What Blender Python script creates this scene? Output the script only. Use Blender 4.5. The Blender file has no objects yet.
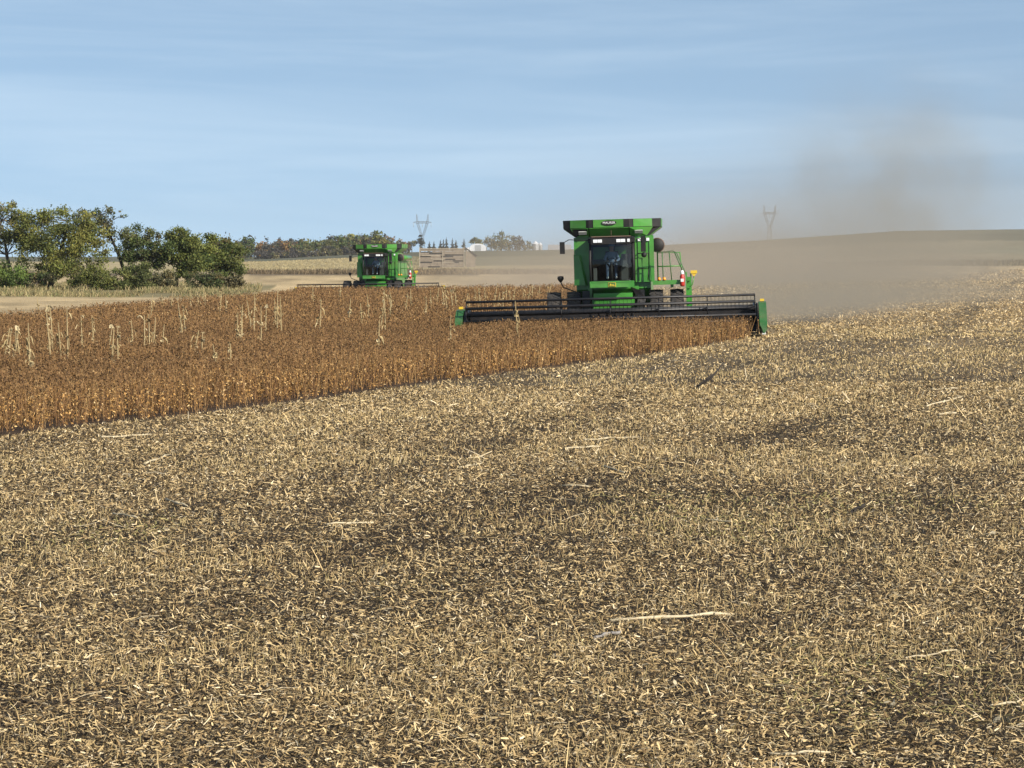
import bpy, math, random
import numpy as np
from mathutils import Vector, Matrix, Euler

sc = bpy.context.scene
C = sc.collection
R = math.radians
random.seed(7)
rng = np.random.default_rng(11)

# ------------------------------------------------------------------ camera, world, sun, exposure
F = 3000.0                      # focal length in pixels of a 1024 px wide picture
CAMZ = 3.27
HAZE = 0.00005
PITCH = math.atan(128.0 / F)
cd = bpy.data.cameras.new("camera")
cam = bpy.data.objects.new("camera", cd)
C.objects.link(cam)
cd.sensor_width = 36.0
cd.lens = F / 1024.0 * 36.0
cd.clip_start = 0.5
cd.clip_end = 20000.0
cam.location = (0, 0, CAMZ)
cam.rotation_euler = (math.pi / 2 - PITCH, 0, 0)
sc.camera = cam

SUN_EL, SUN_AZ = R(31), R(46)   # azimuth measured from straight behind the camera towards its right
sun_dir = Vector((math.cos(SUN_EL) * math.sin(SUN_AZ), -math.cos(SUN_EL) * math.cos(SUN_AZ), math.sin(SUN_EL)))

w = bpy.data.worlds.new("World")
sc.world = w
w.use_nodes = True
nt = w.node_tree
for n in list(nt.nodes):
    nt.nodes.remove(n)
def N(t, typ, **kw):
    n = t.nodes.new(typ)
    for k, v in kw.items():
        if k == 'inp':
            for kk, vv in v.items():
                n.inputs[kk].default_value = vv
        else:
            setattr(n, k, v)
    return n
out = N(nt, 'ShaderNodeOutputWorld')
bg = N(nt, 'ShaderNodeBackground', inp={'Strength': 0.117})
sky = N(nt, 'ShaderNodeTexSky', sky_type='NISHITA', sun_disc=False)
sky.sun_elevation = SUN_EL
sky.sun_rotation = math.atan2(sun_dir.x, sun_dir.y)
sky.air_density = 1.0
sky.dust_density = 0.6
sky.ozone_density = 1.0
tc = N(nt, 'ShaderNodeTexCoord')
sep = N(nt, 'ShaderNodeSeparateXYZ')
nt.links.new(tc.outputs['Generated'], sep.inputs[0])
# look a little higher into the sky model than the true elevation: a clear autumn sky is blue down to the horizon
mz = N(nt, 'ShaderNodeMath', operation='MULTIPLY_ADD', inp={1: 1.45, 2: 0.185})
nt.links.new(sep.outputs['Z'], mz.inputs[0])
cmb = N(nt, 'ShaderNodeCombineXYZ')
nt.links.new(sep.outputs['X'], cmb.inputs[0]); nt.links.new(sep.outputs['Y'], cmb.inputs[1]); nt.links.new(mz.outputs[0], cmb.inputs[2])
nrm = N(nt, 'ShaderNodeVectorMath', operation='NORMALIZE')
nt.links.new(cmb.outputs[0], nrm.inputs[0])
nt.links.new(nrm.outputs[0], sky.inputs['Vector'])
# thin drawn-out cirrus
mp = N(nt, 'ShaderNodeMapping', inp={'Scale': (2.2, 2.2, 30.0), 'Location': (1.3, 0.2, 0.35), 'Rotation': (0, R(0.8), 0)})
nt.links.new(tc.outputs['Generated'], mp.inputs[0])
cn = N(nt, 'ShaderNodeTexNoise', inp={'Scale': 1.3, 'Detail': 9.0, 'Roughness': 0.58, 'Distortion': 0.8})
nt.links.new(mp.outputs[0], cn.inputs['Vector'])
cr = N(nt, 'ShaderNodeMapRange', interpolation_type='SMOOTHSTEP', inp={'From Min': 0.36, 'From Max': 0.78, 'To Min': 0.05, 'To Max': 0.36})
nt.links.new(cn.outputs['Fac'], cr.inputs['Value'])
cmix = N(nt, 'ShaderNodeMix', data_type='RGBA')
cmix.inputs['B'].default_value = (5.6, 6.6, 7.5, 1)
nt.links.new(cr.outputs[0], cmix.inputs['Factor'])
nt.links.new(sky.outputs[0], cmix.inputs['A'])
hs = N(nt, 'ShaderNodeHueSaturation', inp={'Hue': 0.494, 'Saturation': 0.98, 'Value': 1.0})
nt.links.new(cmix.outputs['Result'], hs.inputs['Color'])
nt.links.new(hs.outputs[0], bg.inputs['Color'])
nt.links.new(bg.outputs[0], out.inputs[0])

sd = bpy.data.lights.new("sun", 'SUN')
sd.energy = 5.0
sd.angle = R(0.5)
sd.color = (1.0, 0.93, 0.82)
sun = bpy.data.objects.new("sun", sd)
C.objects.link(sun)
sun.rotation_euler = (-sun_dir).to_track_quat('-Z', 'Y').to_euler()

vs = sc.view_settings
vs.view_transform = 'Standard'
vs.look = 'None'
vs.exposure = 0.33
vs.gamma = 1.0
vs.use_curve_mapping = False
sc.render.engine = 'CYCLES'
cy = sc.cycles
cy.max_bounces = 6
cy.diffuse_bounces = 2
cy.glossy_bounces = 2
cy.transmission_bounces = 3
cy.transparent_max_bounces = 12
cy.volume_bounces = 1
cy.volume_max_steps = 96
cy.use_denoising = True
try:
    cy.denoiser = 'OPENIMAGEDENOISE'
except Exception:
    pass
cy.caustics_reflective = False
cy.caustics_refractive = False

# ------------------------------------------------------------------ numeric helpers
def sstep(a, b, x):
    t = np.clip((np.asarray(x, float) - a) / (b - a), 0, 1)
    return t * t * (3 - 2 * t)
def vnoise(x, y, seed=0):
    x = np.asarray(x, float); y = np.asarray(y, float)
    xi = np.floor(x).astype(np.int64); yi = np.floor(y).astype(np.int64)
    fx = x - xi; fy = y - yi
    fx = fx * fx * (3 - 2 * fx); fy = fy * fy * (3 - 2 * fy)
    def h(i, j):
        n = (i * 374761393 + j * 668265263 + seed * 974711) & 0xffffffff
        n = ((n ^ (n >> 13)) * 1274126177) & 0xffffffff
        return ((n ^ (n >> 16)) & 0xffff) / 65535.0
    return (h(xi, yi) * (1 - fx) + h(xi + 1, yi) * fx) * (1 - fy) + (h(xi, yi + 1) * (1 - fx) + h(xi + 1, yi + 1) * fx) * fy
def fbm(x, y, seed=0, o=4):
    v = 0; a = 0.5; s = 0
    for k in range(o):
        v = v + a * vnoise(np.asarray(x) * 2 ** k, np.asarray(y) * 2 ** k, seed + k); s += a; a *= 0.5
    return v / s

# the crop strip: edge line through A, heading U; s = distance to the right of that line, t = distance along it
A0 = np.array((-9.25, 54.2)); U = np.array((0.2896, 0.957)); U = U / np.linalg.norm(U); NR = np.array((U[1], -U[0]))
def st(x, y):
    rx = np.asarray(x) - A0[0]; ry = np.asarray(y) - A0[1]
    return rx * NR[0] + ry * NR[1], rx * U[0] + ry * U[1]
def strip_edge(t):               # width of the uncut strip along its length
    return np.interp(t, [-200, 60, 78, 109, 137, 160, 177, 179, 400], [20, 36, 39, 45.2, 50.1, 56, 61, 49.5, 49.5])
HEADER_T = 64.5                 # how far along the first edge the near machine has come
SWATH = 12.0

RIDGE_PX = [-900, 100, 260, 350, 450, 560, 660, 760, 830, 900, 1024, 1300, 2200]
RIDGE_PY = [258, 258, 258, 253.5, 251.5, 250, 245.5, 241, 236.5, 232, 230.5, 230, 232]
def T(x, y):
    x = np.asarray(x, float); y = np.asarray(y, float)
    px = 512 + F * x / np.maximum(y, 60)
    ry = np.interp(px, RIDGE_PX, RIDGE_PY)
    hz = CAMZ + (256 - ry) / F * 1800.0
    z = hz * sstep(430, 1800, y)
    z = z + np.clip(x - 4, -9, 9) * 0.028 * np.exp(-((y - 119) / 40.0) ** 2)
    z = z - 0.55 * np.exp(-((x + 10) ** 2 / 300 + (y - 244) ** 2 / 90))
    z = z + (fbm(x / 9.0, y / 14.0, 3, 3) - 0.5) * 0.22 * sstep(0, 12, y)
    return z
def ray(px, py):
    d = Vector(((px - 512) / F, -(py - 384) / F, -1.0))
    d.rotate(cam.rotation_euler)
    return d.normalized()
def ground(px, py):
    d = ray(px, py)
    ys = np.geomspace(6, 6000, 6000)
    k = ys / d.y
    zs = CAMZ + k * d.z; xs = k * d.x
    below = np.nonzero(zs < T(xs, ys))[0]
    i = below[0] if len(below) else len(ys) - 1
    return np.array((xs[i], ys[i], float(T(xs[i], ys[i]))))
def at(px, d):
    x = (px - 512) / F * d
    return np.array((x, d, float(T(x, d))))
def py_of(x, y, z):
    return 256 + (CAMZ - z) / y * F

def dist_poly(x, y, pts):
    best = np.full(np.shape(x), 1e9)
    for (ax, ay), (bx, by) in zip(pts[:-1], pts[1:]):
        dx, dy = bx - ax, by - ay
        L = dx * dx + dy * dy
        t = np.clip(((x - ax) * dx + (y - ay) * dy) / L, 0, 1)
        best = np.minimum(best, np.hypot(x - ax - t * dx, y - ay - t * dy))
    return best
TRACKS = []
for pts in ([(330, 560), (470, 492), (580, 450), (690, 415), (790, 380), (870, 352)],
            [(250, 545), (400, 478), (510, 440), (620, 404), (720, 372), (800, 350)],
            [(930, 338), (960, 318), (985, 300), (1012, 284), (1040, 272)],
            [(790, 324), (850, 308), (955, 277)],
            [(560, 520), (700, 462), (860, 402), (1000, 352), (1060, 330)]):
    TRACKS.append([tuple(ground(*p)[:2]) for p in pts])
def track(x, y):
    v = np.zeros(np.shape(x))
    for i, p in enumerate(TRACKS):
        wd = (0.35, 0.45, 0.9, 0.9, 0.4)[i]; am = (0.4, 0.7, 0.85, 0.9, 0.35)[i]
        d = dist_poly(x, y, p)
        v = np.maximum(v, am * np.exp(-(d / wd) ** 2))
    return v * (0.75 + 0.35 * vnoise(np.asarray(x) * .7, np.asarray(y) * .25, 9))

# ------------------------------------------------------------------ mesh helpers
def link(me, name, mat, parent=None):
    o = bpy.data.objects.new(name, me)
    C.objects.link(o)
    if parent is not None:
        o.parent = parent
    if mat is not None:
        for m in (mat if isinstance(mat, (list, tuple)) else [mat]):
            me.materials.append(m)
    return o
def np_mesh(name, V, Q, mat, col=None, parent=None):
    """V (n,3), Q (m,4) quads, col (n,3) linear colour per vertex"""
    me = bpy.data.meshes.new(name)
    V = np.ascontiguousarray(V, np.float32); Q = np.ascontiguousarray(Q, np.int32)
    me.vertices.add(len(V)); me.vertices.foreach_set('co', V.ravel())
    me.loops.add(Q.size); me.loops.foreach_set('vertex_index', Q.ravel())
    me.polygons.add(len(Q))
    me.polygons.foreach_set('loop_start', np.arange(0, Q.size, Q.shape[1], dtype=np.int32))
    me.polygons.foreach_set('loop_total', np.full(len(Q), Q.shape[1], np.int32))
    me.update(calc_edges=True)
    if col is not None:
        a = me.color_attributes.new('tint', 'FLOAT_COLOR', 'POINT')
        c4 = np.ones((len(V), 4), np.float32); c4[:, :3] = col
        a.data.foreach_set('color', c4.ravel())
    return link(me, name, mat, parent)
def blades(P, D, Wd, L, Wt, sag, col, taper=1.0):
    """ribbons of two quads: start P, unit direction D, width direction Wd, length L, width Wt, sag = offset of the middle (n,3)"""
    n = len(P)
    L = L[:, None]; Wt = Wt[:, None] * 0.5
    a = P; b = P + D * L * 0.5 + sag; c = P + D * L
    V = np.empty((n, 6, 3))
    V[:, 0] = a - Wd * Wt; V[:, 1] = a + Wd * Wt
    V[:, 2] = b - Wd * Wt; V[:, 3] = b + Wd * Wt
    V[:, 4] = c - Wd * Wt * taper; V[:, 5] = c + Wd * Wt * taper
    i = np.arange(n)[:, None] * 6
    Q = np.concatenate([i + np.array([[0, 1, 3, 2]]), i + np.array([[2, 3, 5, 4]])], 1).reshape(-1, 4)
    return V.reshape(-1, 3), Q, np.repeat(col, 6, axis=0)
def cards(P, size, aspect, col, up=0.0, r=rng):
    """single leaf quads with random orientation"""
    n = len(P)
    d = r.normal(size=(n, 3)); d[:, 2] += up; d /= np.linalg.norm(d, axis=1)[:, None]
    e = r.normal(size=(n, 3)); wv = np.cross(d, e); wv /= np.linalg.norm(wv, axis=1)[:, None]
    h = size[:, None] * 0.5; wd = h * aspect
    V = np.stack([P - d * h, P + wv * wd, P + d * h, P - wv * wd], 1).reshape(-1, 3)
    Q = np.arange(n * 4).reshape(-1, 4)
    return V, Q, np.repeat(col, 4, axis=0)
def cat(parts):
    Vs, Qs, Cs = [], [], []; o = 0
    for V, Q, c in parts:
        Vs.append(V); Qs.append(Q + o); Cs.append(c); o += len(V)
    return np.concatenate(Vs), np.concatenate(Qs), np.concatenate(Cs)

class MB:
    """collects boxes, prisms, tubes ... and links them as ONE mesh object"""
    def __init__(s):
        s.v = []; s.f = []; s.sm = []; s.mi = []
    def add(s, vs, fs, smooth=False, mi=0):
        o = len(s.v)
        s.v += [tuple(v) for v in vs]
        for f in fs:
            s.f.append([i + o for i in f]); s.sm.append(smooth); s.mi.append(mi)
        return s
    def box(s, x0, x1, y0, y1, z0, z1, mi=0):
        return s.add([(x0, y0, z0), (x1, y0, z0), (x1, y1, z0), (x0, y1, z0), (x0, y0, z1), (x1, y0, z1), (x1, y1, z1), (x0, y1, z1)],
                     [(0, 3, 2, 1), (4, 5, 6, 7), (0, 1, 5, 4), (1, 2, 6, 5), (2, 3, 7, 6), (3, 0, 4, 7)], False, mi)
    def prism(s, poly, a, b, axis='x', mi=0):
        n = len(poly)
        def P(u, v, k):
            return {'x': (k, u, v), 'y': (u, k, v), 'z': (u, v, k)}[axis]
        vs = [P(u, v, a) for u, v in poly] + [P(u, v, b) for u, v in poly]
        fs = [list(range(n)), list(range(2 * n - 1, n - 1, -1))]
        fs += [(i, i + n, (i + 1) % n + n, (i + 1) % n) for i in range(n)]
        return s.add(vs, fs, False, mi)
    def tube(s, pts, r, n=8, cap=True, mi=0):
        pts = [Vector(p) for p in pts]
        rs = r if isinstance(r, (list, tuple)) else [r] * len(pts)
        vs = []; fs = []
        ref = Vector((0.13, 0.21, 0.97))
        for i, p in enumerate(pts):
            d = (pts[min(i + 1, len(pts) - 1)] - pts[max(i - 1, 0)]).normalized()
            if abs(d.dot(ref)) > 0.95:
                ref = Vector((0.9, 0.3, 0.1))
            u = d.cross(ref).normalized(); v = d.cross(u)
            for k in range(n):
                a = 2 * math.pi * k / n
                vs.append(p + (u * math.cos(a) + v * math.sin(a)) * rs[i])
        for i in range(len(pts) - 1):
            for k in range(n):
                fs.append((i * n + k, i * n + (k + 1) % n, (i + 1) * n + (k + 1) % n, (i + 1) * n + k))
        s.add(vs, fs, True, mi)
        if cap:
            o = len(s.v) - len(vs)
            s.f.append([o + k for k in range(n)][::-1]); s.sm.append(False); s.mi.append(mi)
            s.f.append([o + (len(pts) - 1) * n + k for k in range(n)]); s.sm.append(False); s.mi.append(mi)
        return s
    def lathe(s, prof, centre, axis='x', n=32, mi=0, smooth=True):
        """prof: list of (radius, offset along the axis)"""
        vs = []; cx, cy_, cz = centre
        for r_, o_ in prof:
            for k in range(n):
                a = 2 * math.pi * k / n
                c, q = r_ * math.cos(a), r_ * math.sin(a)
                vs.append({'x': (cx + o_, cy_ + c, cz + q), 'y': (cx + c, cy_ + o_, cz + q), 'z': (cx + c, cy_ + q, cz + o_)}[axis])
        fs = []
        for i in range(len(prof) - 1):
            for k in range(n):
                fs.append((i * n + k, i * n + (k + 1) % n, (i + 1) * n + (k + 1) % n, (i + 1) * n + k))
        return s.add(vs, fs, smooth, mi)
    def build(s, name, mat, parent=None, loc=None):
        me = bpy.data.meshes.new(name)
        me.from_pydata(s.v, [], s.f)
        me.polygons.foreach_set('use_smooth', s.sm)
        me.polygons.foreach_set('material_index', s.mi)
        me.update()
        import bmesh
        b = bmesh.new(); b.from_mesh(me); bmesh.ops.recalc_face_normals(b, faces=b.faces); b.to_mesh(me); b.free()
        o = link(me, name, mat, parent)
        if loc is not None:
            o.location = loc
        return o
def tag(o, label=None, cat_=None, group=None, kind=None):
    if label: o['label'] = label
    if cat_: o['category'] = cat_
    if group: o['group'] = group
    if kind: o['kind'] = kind
    return o
def empty(name, loc=(0, 0, 0), rot=(0, 0, 0), parent=None):
    o = bpy.data.objects.new(name, None); C.objects.link(o)
    o.location = loc; o.rotation_euler = rot
    o.empty_display_size = 0.2
    if parent is not None: o.parent = parent
    return o
KIDS = lambda o: [k for k in C.objects if k.parent == o]
def copy_tree(o, parent=None):
    c = o.copy(); C.objects.link(c)
    if parent is not None: c.parent = parent
    for ch in KIDS(o):
        copy_tree(ch, c)
    return c

# ------------------------------------------------------------------ materials
def mat(name, base, rough=0.6, metal=0.0, noise=0.0, nscale=3.0, dirt=None, dirt_amt=0.0, spec=0.5, bump=0.0, coat=0.0):
    m = bpy.data.materials.new(name); m.use_nodes = True
    t = m.node_tree; p = t.nodes['Principled BSDF']
    p.inputs['Roughness'].default_value = rough; p.inputs['Metallic'].default_value = metal
    p.inputs['Specular IOR Level'].default_value = spec
    if coat: p.inputs['Coat Weight'].default_value = coat
    co = N(t, 'ShaderNodeTexCoord')
    n1 = N(t, 'ShaderNodeTexNoise', inp={'Scale': nscale, 'Detail': 5.0, 'Roughness': 0.6})
    t.links.new(co.outputs['Object'], n1.inputs['Vector'])
    mr = N(t, 'ShaderNodeMapRange', inp={'From Min': 0.3, 'From Max': 0.7, 'To Min': 1 - noise, 'To Max': 1 + noise})
    t.links.new(n1.outputs['Fac'], mr.inputs['Value'])
    mx = N(t, 'ShaderNodeMix', data_type='RGBA', blend_type='MULTIPLY', inp={'Factor': 1.0})
    mx.inputs['A'].default_value = (*base, 1)
    t.links.new(mr.outputs[0], mx.inputs['B'])
    last = mx.outputs['Result']
    if dirt:
        n2 = N(t, 'ShaderNodeTexNoise', inp={'Scale': nscale * 0.6, 'Detail': 6.0, 'Roughness': 0.65})
        t.links.new(co.outputs['Object'], n2.inputs['Vector'])
        m2 = N(t, 'ShaderNodeMapRange', inp={'From Min': 0.42, 'From Max': 0.72, 'To Min': 0.08 * dirt_amt, 'To Max': dirt_amt})
        t.links.new(n2.outputs['Fac'], m2.inputs['Value'])
        m3 = N(t, 'ShaderNodeMix', data_type='RGBA'); m3.inputs['B'].default_value = (*dirt, 1)
        t.links.new(m2.outputs[0], m3.inputs['Factor']); t.links.new(last, m3.inputs['A'])
        last = m3.outputs['Result']
        m4 = N(t, 'ShaderNodeMapRange', inp={'To Min': rough, 'To Max': min(1, rough + 0.4)})
        t.links.new(m2.outputs[0], m4.inputs['Value']); t.links.new(m4.outputs[0], p.inputs['Roughness'])
    t.links.new(last, p.inputs['Base Color'])
    if bump:
        bp = N(t, 'ShaderNodeBump', inp={'Strength': bump, 'Distance': 0.03})
        t.links.new(n1.outputs['Fac'], bp.inputs['Height']); t.links.new(bp.outputs[0], p.inputs['Normal'])
    return m
DUST = (0.27, 0.20, 0.13)
M = {}
M['green'] = mat('green_paint', (0.050, 0.25, 0.030), 0.30, 0, 0.25, 1.4, DUST, 0.24, coat=0.2)
M['green_dark'] = mat('dark_green_paint', (0.020, 0.115, 0.024), 0.45, 0, 0.12, 2.5, DUST, 0.25)
M['yellow'] = mat('yellow_paint', (0.75, 0.50, 0.03), 0.4, 0, 0.08, 3.0, DUST, 0.25)
M['black'] = mat('black_plastic', (0.010, 0.010, 0.011), 0.6, 0, 0.2, 4.0, DUST, 0.06, spec=0.35)
M['steel'] = mat('dark_steel', (0.013, 0.0135, 0.016), 0.42, 0.2, 0.2, 4.0, DUST, 0.10)
M['worn_steel'] = mat('worn_steel', (0.30, 0.29, 0.28), 0.38, 0.8, 0.2, 5.0, DUST, 0.3)
M['rubber'] = mat('tyre_rubber', (0.020, 0.020, 0.021), 0.85, 0, 0.2, 5.0, (0.16, 0.125, 0.09), 0.4)
M['tan_rubber'] = mat('dusty_canvas', (0.15, 0.10, 0.07), 0.8, 0, 0.2, 5.0)
M['lens'] = mat('lamp_lens', (0.82, 0.83, 0.82), 0.12, 0, 0.03, 6.0, spec=0.8)
M['lens_grey'] = mat('dusty_lens', (0.42, 0.42, 0.38), 0.3, 0, 0.1, 6.0)
M['red'] = mat('red_paint', (0.45, 0.03, 0.02), 0.35, 0, 0.1, 5.0)
M['white'] = mat('white_paint', (0.78, 0.78, 0.75), 0.5, 0, 0.06, 3.0)
M['amber'] = mat('amber_lens', (0.85, 0.33, 0.03), 0.25, 0, 0.05, 3.0)
M['seat_cloth'] = mat('seat_cloth', (0.05, 0.045, 0.04), 0.9, 0, 0.15, 8.0)
M['grey_trim'] = mat('grey_cab_trim', (0.11, 0.11, 0.105), 0.7, 0, 0.1, 4.0)
M['skin'] = mat('skin', (0.42, 0.25, 0.17), 0.55, 0, 0.05, 5.0)
M['denim'] = mat('denim', (0.09, 0.13, 0.21), 0.9, 0, 0.15, 12.0)
M['shirt'] = mat('blue_shirt', (0.20, 0.27, 0.40), 0.9, 0, 0.15, 12.0)
M['bark'] = mat('bark', (0.10, 0.082, 0.065), 0.95, 0, 0.35, 6.0, bump=0.6)
M['bark_dark'] = mat('dark_bark', (0.035, 0.029, 0.024), 0.95, 0, 0.3, 6.0)
M['weathered_wood'] = mat('weathered_wood', (0.20, 0.165, 0.13), 0.95, 0, 0.25, 1.2, (0.30, 0.25, 0.19), 0.7)
M['pale_wood'] = mat('pale_wood', (0.33, 0.285, 0.22), 0.9, 0, 0.2, 3.0)
M['dark_roof'] = mat('dark_roofing', (0.035, 0.034, 0.034), 0.9, 0, 0.3, 2.0)
M['white_sheet'] = mat('white_sheet_metal', (0.74, 0.75, 0.76), 0.4, 0.1, 0.06, 0.8)
M['galvanised'] = mat('galvanised_steel', (0.52, 0.53, 0.53), 0.4, 0.5, 0.1, 1.0)
M['grey_roof'] = mat('grey_roofing', (0.36, 0.36, 0.36), 0.6, 0.2, 0.1, 1.0)
M['lattice'] = mat('lattice_steel', (0.22, 0.235, 0.25), 0.5, 0.4, 0.1, 1.0)

def glass_mat():
    m = bpy.data.materials.new('cab_glass'); m.use_nodes = True
    t = m.node_tree; t.nodes.remove(t.nodes['Principled BSDF'])
    o = t.nodes['Material Output']
    tr = N(t, 'ShaderNodeBsdfTransparent', inp={'Color': (0.60, 0.66, 0.64, 1)})
    gl = N(t, 'ShaderNodeBsdfGlossy', inp={'Roughness': 0.03, 'Color': (0.9, 0.95, 1, 1)})
    lw = N(t, 'ShaderNodeLayerWeight', inp={'Blend': 0.25})
    mr = N(t, 'ShaderNodeMapRange', inp={'To Min': 0.018, 'To Max': 0.5})
    t.links.new(lw.outputs['Fresnel'], mr.inputs['Value'])
    mx = N(t, 'ShaderNodeMixShader')
    t.links.new(mr.outputs[0], mx.inputs[0]); t.links.new(tr.outputs[0], mx.inputs[1]); t.links.new(gl.outputs[0], mx.inputs[2])
    t.links.new(mx.outputs[0], o.inputs['Surface'])
    return m
M['glass'] = glass_mat()

def tint_mat(name, rough=0.85, translucent=0.0, spec=0.25):
    m = bpy.data.materials.new(name); m.use_nodes = True
    t = m.node_tree; p = t.nodes['Principled BSDF']
    a = N(t, 'ShaderNodeAttribute', attribute_name='tint')
    p.inputs['Roughness'].default_value = rough
    p.inputs['Specular IOR Level'].default_value = spec
    t.links.new(a.outputs['Color'], p.inputs['Base Color'])
    if translucent:
        tl = N(t, 'ShaderNodeBsdfTranslucent'); t.links.new(a.outputs['Color'], tl.inputs['Color'])
        mx = N(t, 'ShaderNodeMixShader', inp={0: translucent})
        t.links.new(p.outputs[0], mx.inputs[1]); t.links.new(tl.outputs[0], mx.inputs[2])
        t.links.new(mx.outputs[0], t.nodes['Material Output'].inputs['Surface'])
    return m
M['straw'] = tint_mat('dry_straw', 0.75, 0.12, 0.3)
M['bean'] = tint_mat('ripe_soybean', 0.85, 0.12, 0.2)
M['leaf'] = tint_mat('foliage', 0.7, 0.25, 0.3)
M['stalk'] = tint_mat('dry_corn_stalk', 0.7, 0.15, 0.3)

def ground_mat():
    m = bpy.data.materials.new('field_soil'); m.use_nodes = True
    t = m.node_tree; p = t.nodes['Principled BSDF']
    p.inputs['Roughness'].default_value = 0.95; p.inputs['Specular IOR Level'].default_value = 0.15
    a = N(t, 'ShaderNodeAttribute', attribute_name='tint')
    co = N(t, 'ShaderNodeTexCoord')
    mp = N(t, 'ShaderNodeMapping', inp={'Rotation': (0, 0, math.atan2(U[0], U[1])), 'Scale': (1.0, 0.45, 1.0)})
    t.links.new(co.outputs['Object'], mp.inputs[0])
    n1 = N(t, 'ShaderNodeTexNoise', inp={'Scale': 9.0, 'Detail': 7.0, 'Roughness': 0.75})
    n2 = N(t, 'ShaderNodeTexNoise', inp={'Scale': 0.35, 'Detail': 6.0, 'Roughness': 0.65})
    n3 = N(t, 'ShaderNodeTexNoise', inp={'Scale': 0.02, 'Detail': 6.0, 'Roughness': 0.6})
    for n in (n1, n2, n3): t.links.new(mp.outputs[0], n.inputs['Vector'])
    last = a.outputs['Color']
    for n, lo, hi in ((n1, 0.5, 1.5), (n2, 0.72, 1.28), (n3, 0.85, 1.15)):
        mr = N(t, 'ShaderNodeMapRange', inp={'From Min': 0.3, 'From Max': 0.7, 'To Min': lo, 'To Max': hi})
        t.links.new(n.outputs['Fac'], mr.inputs['Value'])
        mx = N(t, 'ShaderNodeMix', data_type='RGBA', blend_type='MULTIPLY', inp={'Factor': 1.0})
        t.links.new(last, mx.inputs['A']); t.links.new(mr.outputs[0], mx.inputs['B'])
        last = mx.outputs['Result']
    t.links.new(last, p.inputs['Base Color'])
    bp = N(t, 'ShaderNodeBump', inp={'Strength': 0.8, 'Distance': 0.05})
    t.links.new(n1.outputs['Fac'], bp.inputs['Height']); t.links.new(bp.outputs[0], p.inputs['Normal'])
    return m
M['ground'] = ground_mat()

# ------------------------------------------------------------------ the ground, one sheet to the horizon
def in_crop(x, y, pad=0.0):
    s, t = st(x, y)
    m = (s < pad) & (s > -strip_edge(t))
    m &= ~((t > HEADER_T - 1.0) & (s > -SWATH))     # the near machine's swath
    m &= ~((t > HEADER_T - 1.0) & (np.asarray(x) > 6.0 + vnoise(np.asarray(y) * .2, 0 * np.asarray(y), 4)))   # already cut beyond the near machine
    return m
def field_colour(x, y):
    px = 512 + F * x / np.maximum(y, 20)
    z = T(x, y)
    s, t = st(x, y)
    n = len(x)
    c = np.empty((n, 3))
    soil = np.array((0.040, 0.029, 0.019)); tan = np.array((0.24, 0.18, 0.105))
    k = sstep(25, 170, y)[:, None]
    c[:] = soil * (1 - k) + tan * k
    tr = track(x, y)[:, None]
    c = c * (1 - 0.55 * tr * k)
    streak = fbm(s * 0.45, t * 0.02, 21, 4)[:, None]
    c = c * (0.72 + 0.56 * streak)
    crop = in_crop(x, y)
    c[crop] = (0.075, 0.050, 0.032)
    back = s <= -strip_edge(t)
    jit = (fbm(x / 25, y / 60, 5, 3) - 0.5)
    tan2 = np.array((0.43, 0.32, 0.175))
    bands = fbm(s * 0.25, t * 0.012, 31, 4)[:, None]
    c[back] = (tan2 * (0.45 + 1.1 * bands))[back]
    wob = 1 + 0.1 * jit
    d = y * wob
    left = px < 400
    mid = (px >= 400) & (px < 640)
    right = px >= 640
    def put(mask, col, var=0.25):
        v = (1 + var * (fbm(x / 40, y / 90, 8, 4) - 0.5) * 2)[:, None]
        c[mask] = (np.array(col) * v)[mask]
    lm = left | mid
    put(lm & (d + 45 * (vnoise(x * .06, y * 0, 3) - .5) > 505), (0.14, 0.105, 0.065))                 # weed strip
    put(lm & (d + 70 * (vnoise(x * .05, y * 0, 13) - .5) > 575) & (d < 6000), (0.36, 0.29, 0.155))     # pale dry grass
    put(mid & (d > 760), (0.17, 0.155, 0.095))
    put(lm & (d > 1150), (0.115, 0.11, 0.068))
    put(right & (d > 640) & (px > 800 + 260 * vnoise(x / 9, y / 30, 44)), (0.12, 0.10, 0.062))
    put(right & (d > 700), (0.27, 0.225, 0.14))
    put(right & (d > 830), (0.20, 0.185, 0.12))
    put(right & (d > 960), (0.24, 0.21, 0.135))
    put(right & (d > 1090), (0.135, 0.13, 0.085))
    verge = back & (y > 244) & (y < 330) & (px < 270 + 60 * jit - .5 * np.maximum(0, 285 - y))
    put(verge, (0.20, 0.165, 0.085), 0.5)
    return c
cols = np.concatenate([np.linspace(-1800, -260, 60), np.linspace(-250, 1274, 420), np.linspace(1290, 2800, 60)])
rows = np.concatenate([np.geomspace(4, 10, 8)[:-1], 1 / np.linspace(1 / 10.0, 1 / 700.0, 420), np.geomspace(705, 4600, 80)])
gx = (cols[None, :] - 512) / F * np.maximum(rows, 9)[:, None]
gx = gx + np.sign(cols[None, :] - 512) * 0.0
gy = np.repeat(rows[:, None], len(cols), 1)
X, Y = gx.ravel(), gy.ravel()
Z = T(X, Y)
idx = np.arange(len(X)).reshape(len(rows), len(cols))
Qg = np.stack([idx[:-1, :-1], idx[:-1, 1:], idx[1:, 1:], idx[1:, :-1]], -1).reshape(-1, 4)
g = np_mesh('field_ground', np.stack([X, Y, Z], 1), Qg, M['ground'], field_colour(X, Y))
tag(g, kind='structure')
g.data.polygons.foreach_set('use_smooth', np.ones(len(g.data.polygons), bool))

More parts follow.
